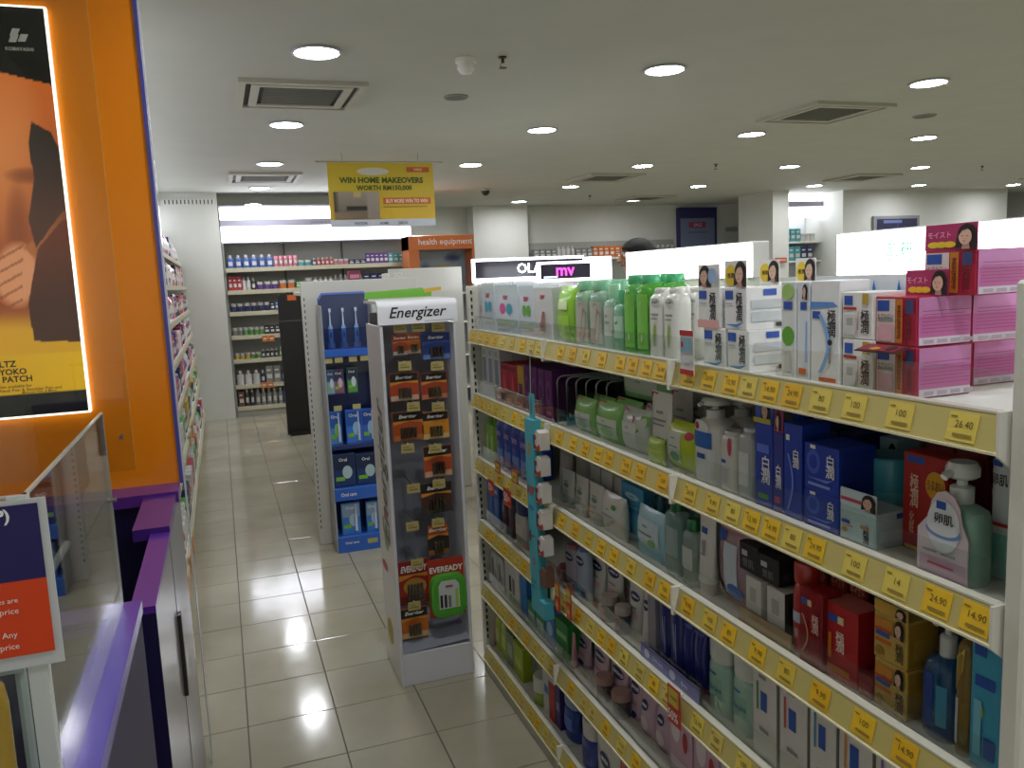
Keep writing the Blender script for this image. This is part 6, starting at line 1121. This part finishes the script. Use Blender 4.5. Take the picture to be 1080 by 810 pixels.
# ------------------------------------------------------------------ the shopper in the next aisle
def skin_mesh(name, joints, edges, root, mtl, sub=2):
    me = bpy.data.meshes.new(name+'_cage'); me.from_pydata([j[0] for j in joints], edges, [])
    o = bpy.data.objects.new(name+'_cage', me); C.objects.link(o)
    o.modifiers.new('s', 'SKIN')
    if not me.skin_vertices:
        me.skin_vertices.new() if hasattr(me.skin_vertices, 'new') else None
    import bmesh
    bm = bmesh.new(); bm.from_mesh(me); ly = bm.verts.layers.skin.verify(); bm.verts.ensure_lookup_table()
    for i, j in enumerate(joints):
        r = j[1]; bm.verts[i][ly].radius = r if isinstance(r, tuple) else (r, r); bm.verts[i][ly].use_root = (i == root)
    bm.to_mesh(me); bm.free()
    m = o.modifiers.new('sub', 'SUBSURF'); m.levels = sub; m.render_levels = sub
    dg = bpy.context.evaluated_depsgraph_get(); dg.update()
    out = bpy.data.meshes.new_from_object(o.evaluated_get(dg)); bpy.data.objects.remove(o)
    out.materials.clear(); out.materials.append(mtl); out.polygons.foreach_set('use_smooth', [True]*len(out.polygons)); out.name = name
    return out
sk = mat('b9805c', .5, 'paint'); PX, PY = at_y(671, 270, 3.9).x, 3.9
top = zat(252, PX, PY); k = top/1.70
pe = thing('person', 'person with black hair in a dark shirt standing beyond the light box', 'person', (PX, PY, 0), -pi/2); pe.scale = (k, k, k)
# local: faces -Y
J = [((0, 0, .93), (.13, .10)), ((0, .005, 1.10), (.12, .09)), ((0, .01, 1.28), (.145, .10)), ((0, .015, 1.40), (.11, .075)), ((0, .01, 1.47), .052), ((0, -.005, 1.53), .062), ((0, .0, 1.60), (.074, .092)), ((0, .005, 1.655), (.062, .075))]
E_ = [(i, i+1) for i in range(7)]
for s in (-1, 1):
    b0 = len(J)
    J += [((s*.16, .015, 1.385), .052), ((s*.215, .02, 1.14), .040), ((s*.20, -.10, .93), .032), ((s*.195, -.15, .865), (.030, .016))]
    E_ += [(3, b0), (b0, b0+1), (b0+1, b0+2), (b0+2, b0+3)]
    for q in range(4):
        f0 = len(J); dx = s*(-.024+.016*q); ln = (.055, .066, .062, .048)[q]
        J += [((s*.195+dx, -.175, .835), .0085), ((s*.195+dx*1.1, -.180, .835-ln*.55), .008), ((s*.195+dx*1.1, -.165, .835-ln), .007)]
        E_ += [(b0+3, f0), (f0, f0+1), (f0+1, f0+2)]
    f0 = len(J); J += [((s*.195-s*.034, -.165, .855), .009), ((s*.195-s*.05, -.185, .815), .008)]; E_ += [(b0+3, f0), (f0, f0+1)]
    l0 = len(J); J += [((s*.095, .0, .86), .088), ((s*.10, -.005, .50), .058), ((s*.10, .02, .30), .052), ((s*.10, .025, .09), .036), ((s*.10, -.03, .04), (.040, .030)), ((s*.105, -.14, .028), (.038, .022))]
    E_ += [(0, l0)] + [(l0+i, l0+i+1) for i in range(5)]
link('body', skin_mesh('body', J, E_, 0, sk), pe)
# face details and ears share one part with the skin tone; eyes and mouth separate
fc = MB().loft([ring(.010, .010, 1.575, 10, 2, 0, -.098), ring(.015, .017, 1.583, 10, 2, 0, -.100), ring(.009, .012, 1.602, 10, 2, 0, -.092), ring(.006, .006, 1.625, 10, 2, 0, -.086)], sk); fc.obj('nose', pe)
for s in (-1, 1):
    MB().loft([ring(.006, .014, 1.575, 10, 2, s*.078, .0), ring(.009, .022, 1.60, 10, 2, s*.081, .004), ring(.005, .014, 1.625, 10, 2, s*.079, .006)], sk).obj('ear', pe)
    MB().lathe([(.002, -.009), (.008, -.006), (.011, 0), (.008, .006), (.002, .009)], mat('e4e0da', .2), 12, 0, 0).obj('eye', pe, (s*.030, -.083, 1.612)); MB().box(-.016, .016, -.004, .003, -.002, .003, mat('1c1614')).obj('eyebrow', pe, (s*.031, -.092, 1.632))
MB().loft([ring(.004, .003, 1.553, 10, 2, -.0, -.086), ring(.022, .008, 1.557, 12, 2, 0, -.083), ring(.020, .007, 1.563, 12, 2, 0, -.084), ring(.004, .003, 1.567, 10, 2, 0, -.087)][1:3], mat('8a4a40', .4)).obj('mouth', pe)
hm = mat('17110e', .75, 'fabric'); H = []
for i in range(10):
    z = (1.50, 1.55, 1.60, 1.63, 1.655, 1.675, 1.69, 1.70, 1.705, 1.7068)[i]; r_ = (1-(max(0, (z-1.615)/.092))**2)**.5 if z > 1.615 else 1
    back = .02 if z < 1.64 else .0
    H.append([(x, max(y, -.03-.055*sst(1.60, 1.66, z)) + 0, zz) for x, y, zz in ring(.086*max(r_, .06), .104*max(r_, .06), z, 24, 2, 0, .012+back)])
MB().loft(H, hm).obj('hair', pe)
SH = [(J[i][0], tuple(v*1.12+.006 for v in (J[i][1] if isinstance(J[i][1], tuple) else (J[i][1],)*2))) for i in (0, 1, 2, 3)]
SE = [(0, 1), (1, 2), (2, 3)]
for s in (-1, 1): b0 = len(SH); SH += [((s*.16, .015, 1.385), (.066, .066)), ((s*.20, .018, 1.20), (.056, .056))]; SE += [(3, b0), (b0, b0+1)]
link('shirt', skin_mesh('shirt', SH, SE, 0, mat('2c3040', .8, 'fabric')), pe)
TR = [((0, 0, .95), (.145, .112))]; TE = []
for s in (-1, 1): b0 = len(TR); TR += [((s*.095, .0, .84), (.10, .10)), ((s*.10, -.005, .50), (.072, .072)), ((s*.10, .02, .10), (.060, .060))]; TE += [(0, b0), (b0, b0+1), (b0+1, b0+2)]
link('trousers', skin_mesh('trousers', TR, TE, 0, mat('20222c', .8, 'fabric')), pe)
for s in (-1, 1): MB().loft([ring(.045, .115, 0, 20, 2.4, s*.102, -.06), ring(.047, .118, .03, 20, 2.4, s*.102, -.06), ring(.040, .06, .085, 20, 2.2, s*.102, -.005)], mat('2a2624', .5)).obj('shoe', pe)
